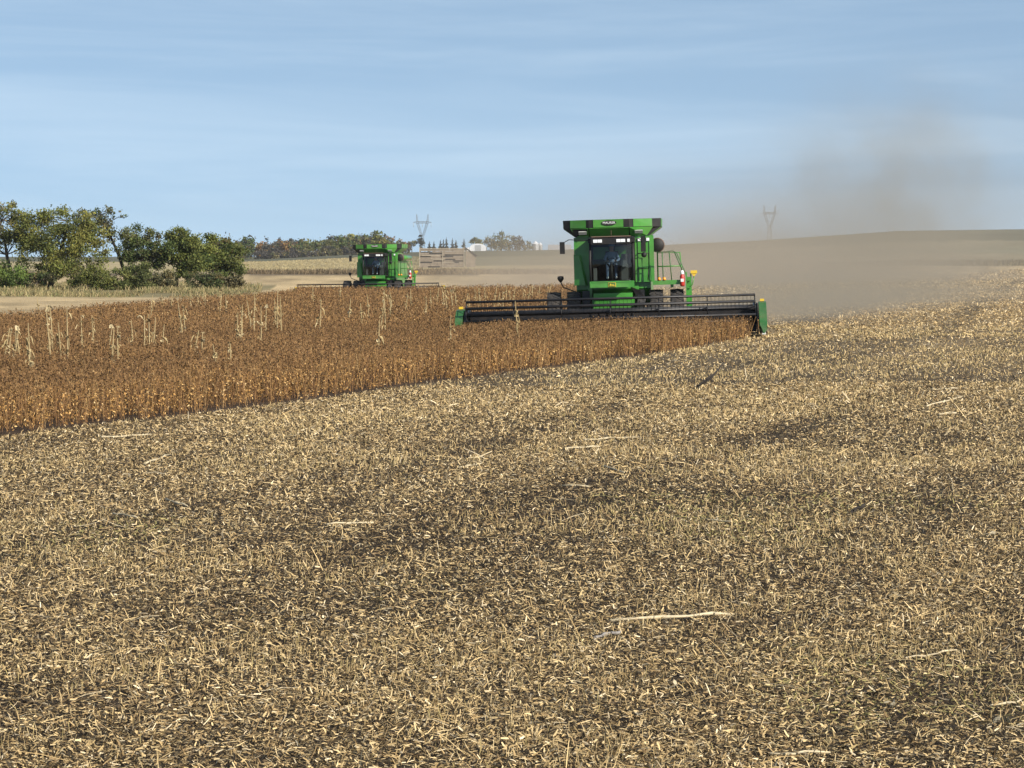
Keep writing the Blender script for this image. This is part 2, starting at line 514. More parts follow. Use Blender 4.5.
# ------------------------------------------------------------------ crop residue on the cut field
def pick(pal, wts, n):
    pal = np.array(pal); i = rng.choice(len(pal), n, p=np.array(wts) / sum(wts))
    return pal[i]
def scatter(n, d0, d1, power, margin=5.5, slope=0.19):
    """points with density falling as d**-power (per square metre)"""
    u = rng.random(n * 2)
    e = 2 - power
    d = (d0 ** e + u * (d1 ** e - d0 ** e)) ** (1 / e) if abs(e) > 1e-6 else d0 * (d1 / d0) ** u
    x = (rng.random(n * 2) * 2 - 1) * (slope * d + margin)
    return x[:n], d[:n]
def residue():
    parts = []
    def fields(x, y):
        s, t = st(x, y)
        dens = 0.75 * fbm(s * 0.75, t * 0.02, 41, 4) + 0.25 * fbm(s * 0.5, t * 0.16, 43, 4)
        patch = fbm(x * 1.1, y * 0.45, 61, 4)
        ok = ~in_crop(x, y, 0.05) & (s > -strip_edge(t))
        return s, t, dens, patch, ok, track(x, y)
    # finely chopped chaff: small flat chips
    def chips(n, d0, d1, power):
        x, y = scatter(n, d0, d1, power)
        s, t, dens, patch, keep, tr = fields(x, y)
        keep &= rng.random(n) < np.clip(0.62 + 1.0 * (dens - .45) - 0.25 * tr, 0.18, 1)
        x, y, dens, tr, patch, s_ = x[keep], y[keep], dens[keep], tr[keep], patch[keep], s[keep]
        n = len(x); pxm = y / F
        P = np.stack([x, y, T(x, y) + rng.uniform(0.003, 0.024, n)], 1)
        L = np.maximum(rng.uniform(0.012, 0.055, n), pxm * rng.uniform(1.1, 2.8, n))
        asp = rng.uniform(0.12, 0.42, n)
        asp = np.maximum(asp, np.minimum(1.0, pxm * 0.65 / L))
        az = rng.random(n) * 2 * np.pi; el = rng.normal(0, 0.34, n)
        D = np.stack([np.cos(az) * np.cos(el), np.sin(az) * np.cos(el), np.sin(el)], 1)
        e = rng.normal(0, 0.5, (n, 3)); e[:, 2] += 1.0
        W = np.cross(D, e); W /= np.linalg.norm(W, axis=1)[:, None]
        h = L[:, None] * 0.5
        V = np.stack([P - D * h, P + W * h * asp[:, None], P + D * h, P - W * h * asp[:, None]], 1).reshape(-1, 3)
        pal = [(0.60, 0.46, 0.255), (0.46, 0.34, 0.18), (0.34, 0.245, 0.125), (0.21, 0.148, 0.078), (0.10, 0.072, 0.042), (0.030, 0.024, 0.017), (0.74, 0.61, 0.39)]
        col = pick(pal, [11, 17, 17, 15, 17, 19, 4], n)  # darkest tones put shaded gaps between chips into the colour, besides dark litter
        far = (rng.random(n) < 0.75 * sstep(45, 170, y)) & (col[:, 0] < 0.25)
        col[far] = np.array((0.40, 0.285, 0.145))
        dk = rng.random(n) < np.clip((0.48 - dens) * 0.7 + (0.46 - patch) * 0.7 + 0.055 + 0.17 * sstep(.80, .97, np.cos((s_ - 1.0) * 2 * np.pi / 6.1) * .5 + .5) - 0.10 * sstep(60, 170, y) + 0.40 * tr, 0.03, 0.8)
        dp = pick([(0.13, 0.092, 0.053), (0.04, 0.031, 0.021), (0.22, 0.155, 0.085)], [3, 3, 2], n)
        col[dk] = dp[dk]
        col = col * rng.uniform(0.8, 1.2, (n, 1))
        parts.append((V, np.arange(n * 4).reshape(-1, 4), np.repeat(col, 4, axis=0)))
    chips(1900000, 11, 75, 1.75)
    chips(750000, 60, 640, 1.75)
    # lying straw and stems
    def straw(n, d0, d1, power):
        x, y = scatter(n, d0, d1, power)
        s, t, dens, patch, keep, tr = fields(x, y)
        keep &= rng.random(n) < np.clip(0.66 + 0.8 * (dens - .45) + 0.5 * (patch - .5) - 0.4 * tr, 0.15, 1)
        x, y, dens, tr, patch, s_ = x[keep], y[keep], dens[keep], tr[keep], patch[keep], s[keep]
        n = len(x); pxm = y / F
        big = rng.random(n)
        L = np.where(big < 0.006, rng.uniform(0.15, 0.40, n), np.where(big < 0.18, rng.uniform(0.05, 0.115, n), rng.uniform(0.018, 0.06, n)))
        L = np.maximum(L, pxm * rng.uniform(1.3, 3.2, n))
        Wt = np.where(big < 0.25, rng.uniform(0.0035, 0.007, n), rng.uniform(0.004, 0.014, n))
        Wt = np.maximum(Wt, pxm * rng.uniform(0.5, 1.0, n))
        az = rng.normal(0.0, 0.75, n) + np.pi * (rng.random(n) < .5) + 0.15
        az = np.where(rng.random(n) < 0.6, rng.random(n) * 6.283, az)
        el = np.abs(rng.normal(0, 0.22, n))
        el = np.where(rng.random(n) < 0.18, rng.uniform(0.4, 1.2, n), el)
        D = np.stack([np.cos(az) * np.cos(el), np.sin(az) * np.cos(el), np.sin(el)], 1)
        e = rng.normal(0, 0.5, (n, 3)); e[:, 2] += 1.0
        W = np.cross(D, e); W /= np.linalg.norm(W, axis=1)[:, None]
        sag = np.zeros((n, 3)); sag[:, 2] = rng.normal(0.02, 0.05, n) * L; sag[:, :2] = rng.normal(0, 0.04, (n, 2)) * L[:, None]
        P = np.stack([x, y, T(x, y) + rng.uniform(0.004, 0.05, n)], 1)
        pal = [(0.72, 0.57, 0.335), (0.60, 0.46, 0.25), (0.45, 0.33, 0.17), (0.28, 0.195, 0.10), (0.12, 0.087, 0.052), (0.035, 0.028, 0.02), (0.36, 0.31, 0.23), (0.82, 0.70, 0.50)]
        col = pick(pal, [15, 19, 18, 12, 12, 13, 5, 6], n)  # near-black straws are painted shade for gaps in the mat; browns are litter
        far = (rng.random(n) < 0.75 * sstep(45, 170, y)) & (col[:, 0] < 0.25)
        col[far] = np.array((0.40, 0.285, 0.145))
        dk = rng.random(n) < np.clip((0.48 - dens) * 0.7 + (0.46 - patch) * 0.7 + 0.055 + 0.17 * sstep(.80, .97, np.cos((s_ - 1.0) * 2 * np.pi / 6.1) * .5 + .5) - 0.10 * sstep(60, 170, y) + 0.40 * tr, 0.03, 0.85)
        darkp = pick([(0.17, 0.118, 0.066), (0.07, 0.052, 0.034), (0.28, 0.20, 0.11), (0.025, 0.02, 0.015)], [3, 2, 3, 2], n)
        col[dk] = darkp[dk]
        col = col * rng.uniform(0.8, 1.2, (n, 1))
        gp = sstep(0.56, 0.74, fbm(x * 0.35, y * 0.2, 71, 3)) * (rng.random(n) < 0.25) * (y < 40)
        col = col * (1 - gp[:, None]) + gp[:, None] * np.array((0.34, 0.31, 0.13)) * rng.uniform(0.7, 1.2, (n, 1))
        parts.append(blades(P, D, W, L, Wt, sag, col, 0.7))
    straw(900000, 11, 75, 1.7)
    straw(380000, 60, 640, 1.75)
    # standing and leaning stubble
    n = 330000
    x, y = scatter(n, 11, 130, 1.6)
    s, t = st(x, y)
    row = np.abs(((s / 0.76) % 1) - 0.5) < 0.2
    pt = fbm(x * 0.5, y * 0.28, 81, 3)
    keep = ~in_crop(x, y, 0.1) & (s > -strip_edge(t)) & (rng.random(n) < np.clip((pt - 0.40) * 3.6, 0.06, 1)) & (row | (rng.random(n) < 0.5))
    x, y = x[keep], y[keep]; n = len(x); pxm = y / F
    az = rng.random(n) * 2 * np.pi; el = np.clip(rng.normal(1.2, 0.3, n), 0.5, 1.57)
    D = np.stack([np.cos(az) * np.cos(el), np.sin(az) * np.cos(el), np.sin(el)], 1)
    W = np.cross(D, rng.normal(0, 1, (n, 3))); W /= np.linalg.norm(W, axis=1)[:, None]
    L = rng.uniform(0.03, 0.12, n); Wt = np.maximum(rng.uniform(0.003, 0.006, n), pxm * 0.55)
    sag = rng.normal(0, 0.08, (n, 3)) * L[:, None]
    col = pick([(0.66, 0.53, 0.31), (0.54, 0.41, 0.215), (0.40, 0.30, 0.15), (0.44, 0.36, 0.165)], [4, 4, 3, 2], n) * rng.uniform(0.75, 1.15, (n, 1))
    parts.append(blades(np.stack([x, y, T(x, y)], 1), D, W, L, Wt, sag, col, 0.6))
    V, Q, c = cat(parts); c = c * np.array((1.09, 1.04, 0.93))
    o = np_mesh('crop_residue', V, Q, M['straw'], c)
    tag(o, 'chopped pale straw, pods and stubble littering the harvested field', 'crop residue', kind='stuff')
residue()

# ------------------------------------------------------------------ the standing soybeans
def soybeans():
    parts = []
    def field(n, d0, d1, power, cond, stems, pods, podsize, zlo, full):
        x, y = scatter(n, d0, d1, power, 3.0, 0.20)
        s, t = st(x, y)
        # rows run along the strip
        s2 = np.round(s / 0.38) * 0.38 + rng.normal(0, 0.05, n)
        dx = (s2 - s)
        x = x + dx * NR[0]; y = y + dx * NR[1]
        s, t = st(x, y)
        ragged = (vnoise(t * 0.8, s * 0, 5) - 0.5) * 0.45 + (vnoise(t * 3.1, s * 0, 6) - 0.5) * 0.3
        k = in_crop(x, y, 0.7) & (s < -0.15 + ragged + 0.55 * sstep(25, 55, t)) & cond(s, t, x, y)
        x, y = x[k], y[k]; n = len(x)
        H = 0.80 * (0.86 + 0.26 * fbm(x / 2.2, y / 3.5, 15, 3)) * rng.uniform(0.86, 1.14, n)
        H *= 1 + 0.26 * np.exp(-((y - 227) / 9.0) ** 2) * (x < 0)
        z0 = T(x, y)
        pxm = y / F
        for j in range(stems):
            az = rng.random(n) * 2 * np.pi; el = np.clip(rng.normal(1.38, 0.14, n), 0.9, 1.57)
            D = np.stack([np.cos(az) * np.cos(el), np.sin(az) * np.cos(el), np.sin(el)], 1)
            W = np.cross(D, rng.normal(0, 1, (n, 3))); W /= np.linalg.norm(W, axis=1)[:, None]
            zz = zlo * H
            L = (H - zz) * rng.uniform(0.8, 1.12, n)
            Wt = np.maximum(0.007, pxm * 0.45) * np.ones(n)
            col = pick([(0.26, 0.15, 0.07), (0.16, 0.095, 0.05), (0.34, 0.21, 0.09), (0.42, 0.29, 0.14)], [4, 3, 3, 1], n) * rng.uniform(0.75, 1.2, (n, 1))
            parts.append(blades(np.stack([x + rng.normal(0, .03, n), y + rng.normal(0, .03, n), z0 + zz], 1), D, W, L, Wt, rng.normal(0, 0.02, (n, 3)), col, 0.5))
        for j in range(pods):
            h = zlo + (1.02 - zlo) * rng.random(n)
            r = rng.normal(0, 0.085, (n, 2))
            P = np.stack([x + r[:, 0], y + r[:, 1], z0 + h * H + 0.03], 1)
            size = np.maximum(podsize * rng.uniform(0.7, 1.4, n), pxm * 1.5)
            lo = pick([(0.50, 0.300, 0.105), (0.37, 0.212, 0.072), (0.66, 0.45, 0.19), (0.15, 0.082, 0.034), (0.72, 0.54, 0.28), (0.05, 0.03, 0.017)], [6, 5, 3, 4, 1.2, 4], n)  # darkest low tone paints the shade of gaps between plants into the pods
            hi = pick([(0.205, 0.122, 0.054), (0.16, 0.096, 0.045), (0.25, 0.157, 0.070), (0.105, 0.066, 0.036), (0.36, 0.25, 0.125), (0.05, 0.032, 0.02)], [5, 5, 4, 3, 0.5, 0.7], n)
            kk = sstep(0.62, 0.98, h)[:, None]
            big = fbm(x / 6, y / 14, 17, 3)[:, None]
            col = (lo * (1 - kk) + hi * kk) * rng.uniform(0.75, 1.25, (n, 1)) * (0.75 + 0.5 * big)
            parts.append(cards(P, size, 0.42, col, up=0.35))
    # the edge facing the cut ground, down to the soil
    field(95000, 40, 160, 1.0, lambda s, t, x, y: (s > -2.6) & (t > -12), 2, 15, 0.058, 0.03, True)
    # in front of the near header (facing the camera)
    # the rest shows only its upper half
    field(300000, 50, 125, 1.6, lambda s, t, x, y: s <= -2.4, 1, 4, 0.07, 0.45, False)
    field(170000, 125, 330, 1.6, lambda s, t, x, y: s <= -2.4, 1, 3, 0.11, 0.5, False)
    V, Q, c = cat(parts); c = c * np.array((0.98, 0.92, 0.86))
    o = np_mesh('soybean_crop', V, Q, M['bean'], c)
    tag(o, 'ripe rust brown soybean plants standing in the uncut strip', 'soybeans', kind='stuff')
soybeans()

# ------------------------------------------------------------------ far woodland, trees, bushes
def ellipsoid_leaves(blobs, n, size, pal, wts, seed, clump=0.55, ncl=14, aspect=0.55):
    """blobs: (cx, cy, cz, rx, ry, rz); leaves gathered in clumps through each blob, thinner towards its middle"""
    r = np.random.default_rng(seed)
    vol = np.array([b[3] * b[4] * b[5] for b in blobs]) ** 0.7
    k = r.choice(len(blobs), len(blobs) * ncl, p=vol / vol.sum())
    B = np.array(blobs)[k]
    d = r.normal(size=(len(k), 3)); d /= np.linalg.norm(d, axis=1)[:, None]
    rad = r.uniform(0.35, 1.0, len(k)) ** 0.6
    cc = B[:, :3] + d * B[:, 3:] * rad[:, None]
    cs = B[:, 3:].mean(1) * r.uniform(0.14, 0.34, len(k))
    tone = r.uniform(0.78, 1.3, len(k))
    shift = r.random(len(k))
    j = r.choice(len(k), n, p=(cs ** 2) / (cs ** 2).sum())
    P = cc[j] + r.normal(size=(n, 3)) * cs[j][:, None] * np.array((1, 1, 0.75)) * clump * 1.5
    pal = np.array(pal); wts = np.array(wts, float)
    # each clump leans to one of the palette's colours
    fav = r.choice(len(pal), len(k), p=wts / wts.sum())[j]
    anyc = r.choice(len(pal), n, p=wts / wts.sum())
    ci = np.where(r.random(n) < 0.65, fav, anyc)
    col = pal[ci] * (tone[j] * r.uniform(0.75, 1.25, n))[:, None]
    return cards(P, size * r.uniform(0.6, 1.4, n), aspect, col, 0.0, r), cc

def tree(name, px, d, blobs, leaf, n, pal, wts, trunk, label, cat_, group=None, seed=1, bark='bark', ncl=14, limbs=26, clump=0.55, zoff=0.0):
    """blobs in metres relative to the foot of the tree; trunk: list of points with radii"""
    base = at(px, d); base[2] += zoff
    root = empty(name, base)
    tag(root, label, cat_, group)
    if d < 400: n = int(n * 1.7); leaf = leaf * 0.82
    (V, Q, c), cc = ellipsoid_leaves(blobs, n, leaf, pal, wts, seed, clump, ncl)
    np_mesh('crown', V, Q, M['leaf'], c, root)
    if trunk:
        r = random.Random(seed)
        m = MB()
        pts = [Vector(p[:3]) for p in trunk]; rs = [p[3] for p in trunk]
        m.tube(pts, rs, 7)
        for q in [cc[i] for i in np.random.default_rng(seed + 5).permutation(len(cc))[:limbs]]:
            q = Vector(q)
            # start from the point of the trunk lying a little below the clump
            best = min(pts[1:], key=lambda p: (p - q).length + max(0, p.z - q.z + 0.3) * 4)
            mid = best.lerp(q, 0.5) + Vector((r.uniform(-.3, .3), r.uniform(-.3, .3), r.uniform(-.1, .45))) * (best - q).length * 0.3
            r0 = min(rs[-1] * 1.0, 0.05 + 0.02 * (best - q).length)
            m.tube([best, mid, q], [r0, r0 * 0.6, r0 * 0.18], 5, False)
        m.build('trunk', M[bark], root)
    return root
OLIVE = [(0.16, 0.174, 0.04), (0.109, 0.126, 0.031), (0.23, 0.216, 0.051), (0.205, 0.200, 0.055), (0.064, 0.079, 0.022), (0.17, 0.15, 0.05)]
DARKG = [(0.079, 0.11, 0.031), (0.054, 0.077, 0.024), (0.122, 0.15, 0.04), (0.173, 0.18, 0.053), (0.134, 0.106, 0.044)]
BRIGHT = [(0.154, 0.21, 0.044), (0.109, 0.162, 0.036), (0.218, 0.252, 0.061), (0.07, 0.102, 0.026)]
GREYG = [(0.141, 0.138, 0.064), (0.096, 0.096, 0.048), (0.186, 0.162, 0.073), (0.237, 0.186, 0.079)]
HG = 'trees of the hedgerow'
S = 292 / F      # metres per pixel at the hedgerow
tree('broadleaf_tree', 4, 292, [(-1.6, 0, 6.6, 1.7, 1.6, 1.6), (0.3, 0.4, 7.3, 1.6, 1.5, 1.2), (1.8, 0, 6.0, 1.4, 1.5, 1.3), (-0.2, -0.5, 5.0, 2.2, 1.6, 1.2), (2.6, 0.3, 4.6, 1.2, 1.2, 0.9), (-3.2, 0, 5.2, 1.6, 1.4, 1.8)],
     0.27, 7200, GREYG + OLIVE[:3], [3, 2, 2, 1, 2, 2, 1], [(0.9, 0, -0.3, .26), (0.7, 0, 1.6, .2), (0.3, 0, 3.4, .16), (0.1, 0, 5.0, .11), (-0.3, 0, 6.6, .06)],
     'tall thin-leaved grey green tree with sky showing through, at the left end of the hedgerow', 'tree', HG, 3, ncl=12)
tree('broadleaf_tree', 62, 290, [(-2.6, 0, 6.0, 1.9, 1.8, 1.7), (-0.6, 0.3, 6.9, 2.0, 1.8, 1.3), (1.4, 0, 6.6, 2.0, 1.6, 1.4), (3.3, 0.2, 5.2, 1.6, 1.5, 1.5), (-0.4, -1.2, 4.6, 2.8, 1.8, 1.8), (1.9, -1.2, 3.3, 2.3, 1.6, 1.5), (-2.6, -0.8, 3.4, 2.2, 1.5, 1.7), (0.2, -1.4, 2.0, 2.8, 1.5, 1.3), (3.6, 0, 3.3, 1.3, 1.2, 1.0)],
     0.27, 13500, OLIVE, [4, 3, 3, 2, 2, 2], [(-1.2, 0, -0.3, .32), (-0.9, 0, 1.5, .26), (-0.3, 0, 3.2, .2), (0.3, 0, 5.0, .13), (0.6, 0, 6.6, .06)],
     'broad yellowish olive tree, the biggest crown in the hedgerow', 'tree', HG, 4)
tree('broadleaf_tree', 117, 292, [(-2.3, 0, 7.0, 1.0, 1.0, 0.9), (-1.1, 0, 7.4, 0.9, 0.8, 0.8), (0.25, 0, 7.6, 0.6, 0.6, 0.75), (0.9, 0, 7.0, 0.45, 0.4, 0.7), (-0.3, 0, 6.8, 0.5, 0.5, 0.5), (-3.2, 0, 5.9, 1.1, 1.0, 0.9), (-1.2, 0, 6.1, 1.1, 0.9, 0.7), (-0.4, 0, 5.1, 0.7, 0.7, 0.6)],
     0.25, 2000, GREYG + DARKG[:2], [2, 3, 2, 1, 2, 2], [(1.0, 0, -0.3, .25), (0.8, 0, 1.6, .2), (0.2, 0, 3.4, .16), (-0.5, 0, 5.0, .12), (-1.1, 0, 6.3, .08), (-1.6, 0, 7.3, .04)],
     'half bare dark tree leaning left with thin open branches against the sky', 'tree', HG, 9, 'bark_dark', ncl=10, limbs=40)
tree('broadleaf_tree', 141, 292, [(-0.7, 0, 5.2, 1.3, 1.3, 1.2), (0.9, 0, 4.6, 1.5, 1.3, 1.3), (0.2, -0.4, 3.0, 1.9, 1.4, 1.3), (-1.0, -0.2, 3.8, 1.3, 1.2, 1.0), (1.7, 0, 3.0, 1.0, 1.0, 1.1)],
     0.26, 6000, DARKG + GREYG[:2], [3, 2, 3, 2, 1, 3, 2], [(0.1, 0, -0.3, .22), (0, 0, 1.4, .17), (0.2, 0, 2.8, .12), (0.0, 0, 4.4, .06)],
     'dark green tree standing right beside the leaning half bare one', 'tree', HG, 12)
tree('broadleaf_tree', 184, 292, [(0, 0, 4.7, 1.9, 1.7, 1.4), (-1.1, -0.3, 3.4, 1.7, 1.5, 1.5), (1.2, -0.3, 3.3, 1.8, 1.5, 1.6), (0.2, -0.8, 2.5, 1.9, 1.3, 1.3), (-0.4, 0, 5.3, 1.2, 1.1, 0.9)],
     0.26, 9500, DARKG[:4] + OLIVE[:3], [2, 1, 3, 2, 3, 3, 1], [(-0.8, 0, -0.3, .25), (-0.7, 0, 1.2, .2), (-0.2, 0, 2.4, .16), (0.1, 0, 4.0, .09)],
     'dense rounded dark green tree with bare lower limbs showing', 'tree', HG, 15)
tree('broadleaf_tree', 217, 296, [(0, 0, 4.2, 1.6, 1.5, 1.4), (1.3, 0, 3.2, 1.4, 1.4, 1.3), (-0.8, -0.3, 2.9, 1.5, 1.3, 1.3), (0.8, -0.6, 2.0, 1.7, 1.2, 1.1), (2.0, 0, 2.2, 0.9, 0.9, 0.9)],
     0.26, 8500, DARKG + OLIVE[:2], [3, 2, 3, 2, 1, 2, 2], [(0.2, 0, -0.3, .22), (0.2, 0, 1.2, .17), (0.4, 0, 2.6, .1), (0.5, 0, 3.8, .05)],
     'dark green tree at the right end of the hedgerow, sloping down to the pale field', 'tree', HG, 18)
BG = 'bushes under the hedgerow'
def bush(px, d, wd, h, pal, wts, label, seed, n=2200):
    r = random.Random(seed); wd *= 1.35; h *= 1.15; n = int(n * 1.5)
    bl = [(r.uniform(-.6, .6) * wd, r.uniform(-.3, .3), h * r.uniform(.35, .6), wd * .55, wd * .4, h * .45) for _ in range(4)]
    m = tree('bush', px, d, bl, 0.22, n, pal, wts, [(0, 0, -0.2, .08), (0, 0, h * .3, .06), (0.1, 0, h * .6, .03)], label, 'bush', BG, seed, ncl=10, limbs=10)
bush(6, 286, 1.9, 3.0, BRIGHT, [3, 3, 2, 2], 'fresh green leafy bush at the left edge of the hedgerow', 31, 3600)
bush(37, 287, 1.3, 1.7, GREYG + DARKG[:2], [2, 3, 1, 1, 2, 2], 'low grey green bush between the fresh green bush and the biggest tree', 32)
bush(88, 286, 1.7, 1.9, OLIVE, [3, 3, 2, 1, 2, 1], 'low olive bush at the right foot of the biggest tree', 33)
bush(112, 287, 1.5, 2.0, [(0.15, 0.165, 0.05), (0.10, 0.12, 0.038), (0.19, 0.19, 0.06)], [3, 3, 2], 'yellow green bush in the gap below the leaning tree', 34, 2600)
bush(134, 287, 1.4, 2.1, [(0.13, 0.15, 0.045), (0.09, 0.105, 0.035), (0.17, 0.17, 0.06), (0.06, 0.07, 0.03)], [3, 3, 2, 1], 'light green bush at the foot of the dark tree beside the leaning one', 35, 2600)
bush(160, 289, 1.2, 1.6, GREYG, [2, 3, 2, 1], 'dull grey brown bush just left of the dense rounded tree', 36)
bush(205, 288, 1.6, 1.5, GREYG + DARKG[:2], [2, 3, 2, 1, 2, 2], 'low dull bush between the two round dark trees', 37)
bush(236, 292, 1.1, 1.2, [(0.20, 0.17, 0.08), (0.13, 0.11, 0.055), (0.09, 0.085, 0.045)], [2, 3, 2], 'small dry brownish bush past the right end of the hedgerow', 38, 1200)

# dry grass at the foot of the hedgerow and the weed strips between the far fields
def grass_blades(n, x, y, hmin, hmax, pal, wts, wpx=0.55):
    n = len(x); pxm = y / F
    az = rng.random(n) * 6.283; el = np.clip(rng.normal(1.05, 0.35, n), .3, 1.57)
    D = np.stack([np.cos(az) * np.cos(el), np.sin(az) * np.cos(el), np.sin(el)], 1)
    W = np.cross(D, rng.normal(0, 1, (n, 3))); W /= np.linalg.norm(W, axis=1)[:, None]
    patch = fbm(x / 6, y / 9, 91, 3)
    L = rng.uniform(hmin, hmax, n) * (0.6 + 0.8 * patch)
    col = pick(pal, wts, n) * rng.uniform(0.7, 1.25, (n, 1)) * (0.7 + 0.6 * patch[:, None])
    return blades(np.stack([x, y, T(x, y)], 1), D, W, L, np.maximum(0.02, pxm * wpx) * np.ones(n), rng.normal(0, 0.1, (n, 3)) * L[:, None], col, 0.5)
n = 26000
n = 34000
y = rng.uniform(243, 345, n); pxs = rng.uniform(-120, 262, n)
pxs = np.where(y > 292, pxs, pxs); x = (pxs - 512) / F * y
k = (pxs < 262 - 0.5 * np.abs(y - 300) + 18 * rng.normal(size=n)) & (vnoise(x * .2, y * .12, 4) > 0.25)
V, Q, c = grass_blades(n, x[k], y[k], 0.12, 0.5, [(0.36, 0.29, 0.14), (0.27, 0.21, 0.10), (0.18, 0.15, 0.07), (0.15, 0.16, 0.06)], [3, 3, 2, 2])
tag(np_mesh('verge_grass', V, Q, M['straw'], c), 'rough dry grass along the foot of the hedgerow', 'grass', kind='stuff')
n = 42000
y = rng.uniform(500, 640, n) ; pxs = rng.uniform(238, 572, n); x = (pxs - 512) / F * y
k = (y < 540 + 75 * vnoise(x * .05, 0 * x, 6)) & (y > 500 + 45 * vnoise(x * .07, 0 * x, 16)) & (rng.random(n) < sstep(.25, .6, fbm(x / 14, y / 40, 23, 3)))
V1 = grass_blades(len(x), x[k], y[k], 0.25, 1.0, [(0.20, 0.145, 0.085), (0.13, 0.095, 0.055), (0.27, 0.20, 0.11), (0.085, 0.07, 0.045)], [3, 3, 2, 2], 0.5)
n = 16000
y = rng.uniform(590, 1150, n); pxs = rng.uniform(225, 420, n); x = (pxs - 512) / F * y
V2 = grass_blades(n, x, y, 0.05, 0.28, [(0.44, 0.36, 0.19), (0.36, 0.29, 0.15), (0.28, 0.22, 0.11)], [3, 3, 2], 0.5)
y = rng.uniform(635, 700, n); pxs = rng.uniform(780, 1160, n); k = rng.random(n) < sstep(800, 1000, pxs); y, pxs = y[k], pxs[k]; x = (pxs - 512) / F * y
V3 = grass_blades(len(x), x, y, 0.3, 1.0, [(0.13, 0.11, 0.065), (0.09, 0.075, 0.05), (0.20, 0.16, 0.09)], [3, 3, 2], 0.5)
V, Q, c = cat([V1, V2, V3])
tag(np_mesh('weed_strip_grass', V, Q, M['straw'], c), 'dry brown weeds and pale grass standing between the far fields', 'weeds', kind='stuff')

def woodland():
    parts = []
    r = np.random.default_rng(77)
    pals = [DARKG, OLIVE, [(0.22, 0.12, 0.045), (0.27, 0.16, 0.05), (0.15, 0.085, 0.04)], [(0.10, 0.09, 0.065), (0.07, 0.065, 0.05), (0.13, 0.115, 0.08)], [(0.17, 0.155, 0.05), (0.13, 0.13, 0.045)]]
    pp = [0.25, 0.17, 0.24, 0.22, 0.12]
    for i in range(120):
        px = r.uniform(200, 408); d = r.uniform(1430, 1560)
        b = at(px, d); h = r.uniform(6.8, 9.8) * (1.0 if px < 390 else 0.8); wd = r.uniform(2.2, 4.0)
        p = pals[r.choice(5, p=pp)]
        (V, Q, c), _ = ellipsoid_leaves([(b[0], b[1], b[2] + h * .66, wd, wd, h * .36), (b[0] + r.normal() * 1.5, b[1] - 1, b[2] + h * .35, wd * .9, wd * .9, h * .34)],
                                        260, 1.15, p, np.ones(len(p)), 1000 + i, ncl=9)
        parts.append((V, Q, c))
    for i in range(110):      # grey brown undergrowth along its foot
        px = r.uniform(200, 408); d = r.uniform(1395, 1430)
        b = at(px, d); h = r.uniform(2.0, 4.6)
        p = [(0.115, 0.10, 0.085), (0.085, 0.075, 0.06), (0.06, 0.052, 0.042)] if r.random() < .7 else GREYG
        (V, Q, c), _ = ellipsoid_leaves([(b[0], b[1], b[2] + h * .5, 2.6, 2, h * .55)], 120, 0.95, p, np.ones(len(p)), 3000 + i, ncl=9)
        parts.append((V, Q, c))
    V, Q, c = cat(parts)
    tag(np_mesh('far_woodland', V, Q, M['leaf'], c), 'far autumn woodland in mixed green, brown and orange along the horizon', 'woodland', kind='stuff')
woodland()
tree('broadleaf_tree', 246, 1400, [(0, 0, 7.5, 2.0, 2, 1.8), (1.2, 0, 9.4, 2.4, 2, 2.0), (2.0, 0, 6.6, 2.6, 2, 2.4), (0, 0, 4.0, 2.8, 2, 2.6)], 1.0, 900, DARKG, [2, 4, 1, 1, 1],
     [(0.5, 0, -0.5, .3), (0.5, 0, 5, .2), (1, 0, 9, .1)], 'tall dark tree rising above the left end of the far woodland', 'tree', None, 51, limbs=8)
tree('broadleaf_tree', 378, 1385, [(0, 0, 8.6, 3.2, 3, 2.6), (1.5, 0, 6.0, 3.0, 3, 3.0), (-2, 0, 5.2, 2.6, 2.5, 2.6)], 1.0, 1000, OLIVE + [(0.19, 0.16, 0.05)], [2, 2, 2, 1, 2, 1, 2],
     [(0, 0, -0.5, .35), (0, 0, 5, .2), (0.5, 0, 8, .1)], 'tall yellow green tree just above the tank of the farther combine', 'tree', None, 52, limbs=8)
# the farmstead on the horizon
def conifer(px, d, h, wd, pal, label, seed, pygnd):
    b = at(px, d)
    lift = 0
    root = empty('conifer_tree', b); tag(root, label, 'tree', 'conifers on the horizon')
    r = np.random.default_rng(seed)
    n = 420
    t = r.random(n) ** 1.25
    rad = wd * 0.62 * (1 - t) ** .75 * (.75 + .35 * np.sin(t * 23 + seed)) * np.sqrt(r.random(n)) * r.uniform(0.7, 1.25, n)
    a = r.random(n) * 6.283
    P = np.stack([np.cos(a) * rad, np.sin(a) * rad, 0.08 * h + t * h * 0.92], 1)
    col = pick(pal, [1] * len(pal), n) * r.uniform(0.7, 1.3, (n, 1))
    V, Q, c = cards(P, 1.0 * r.uniform(.6, 1.4, n) * (1.15 - t), 0.6, col, 0.0, r)
    np_mesh('crown', V, Q, M['leaf'], c, root)
    MB().tube([(0, 0, -.6), (0, 0, h * .5), (0, 0, h * .97)], [.22, .14, .03], 6).build('trunk', M['bark_dark'], root)
CON = [(0.05, 0.058, 0.045), (0.038, 0.045, 0.038), (0.065, 0.07, 0.05)]
ordi = ['leftmost', 'second from left', 'third from left', 'fourth from left', 'fifth from left', 'sixth from left', 'seventh from left', 'rightmost']
for i, (px, h, wd) in enumerate([(429.5, 6.4, 3.0), (434, 6.4, 2.8), (440.5, 7.2, 3.2), (443.5, 7.6, 2.8), (446.5, 8.6, 3.0), (452.5, 8.0, 3.0), (456, 6.8, 3.2), (464, 7.6, 3.4)]):
    conifer(px, 1850, h * 1.05, wd, CON, ordi[i] + ' of the small dark pointed conifers above the weathered wooden shed', 200 + i, 250)
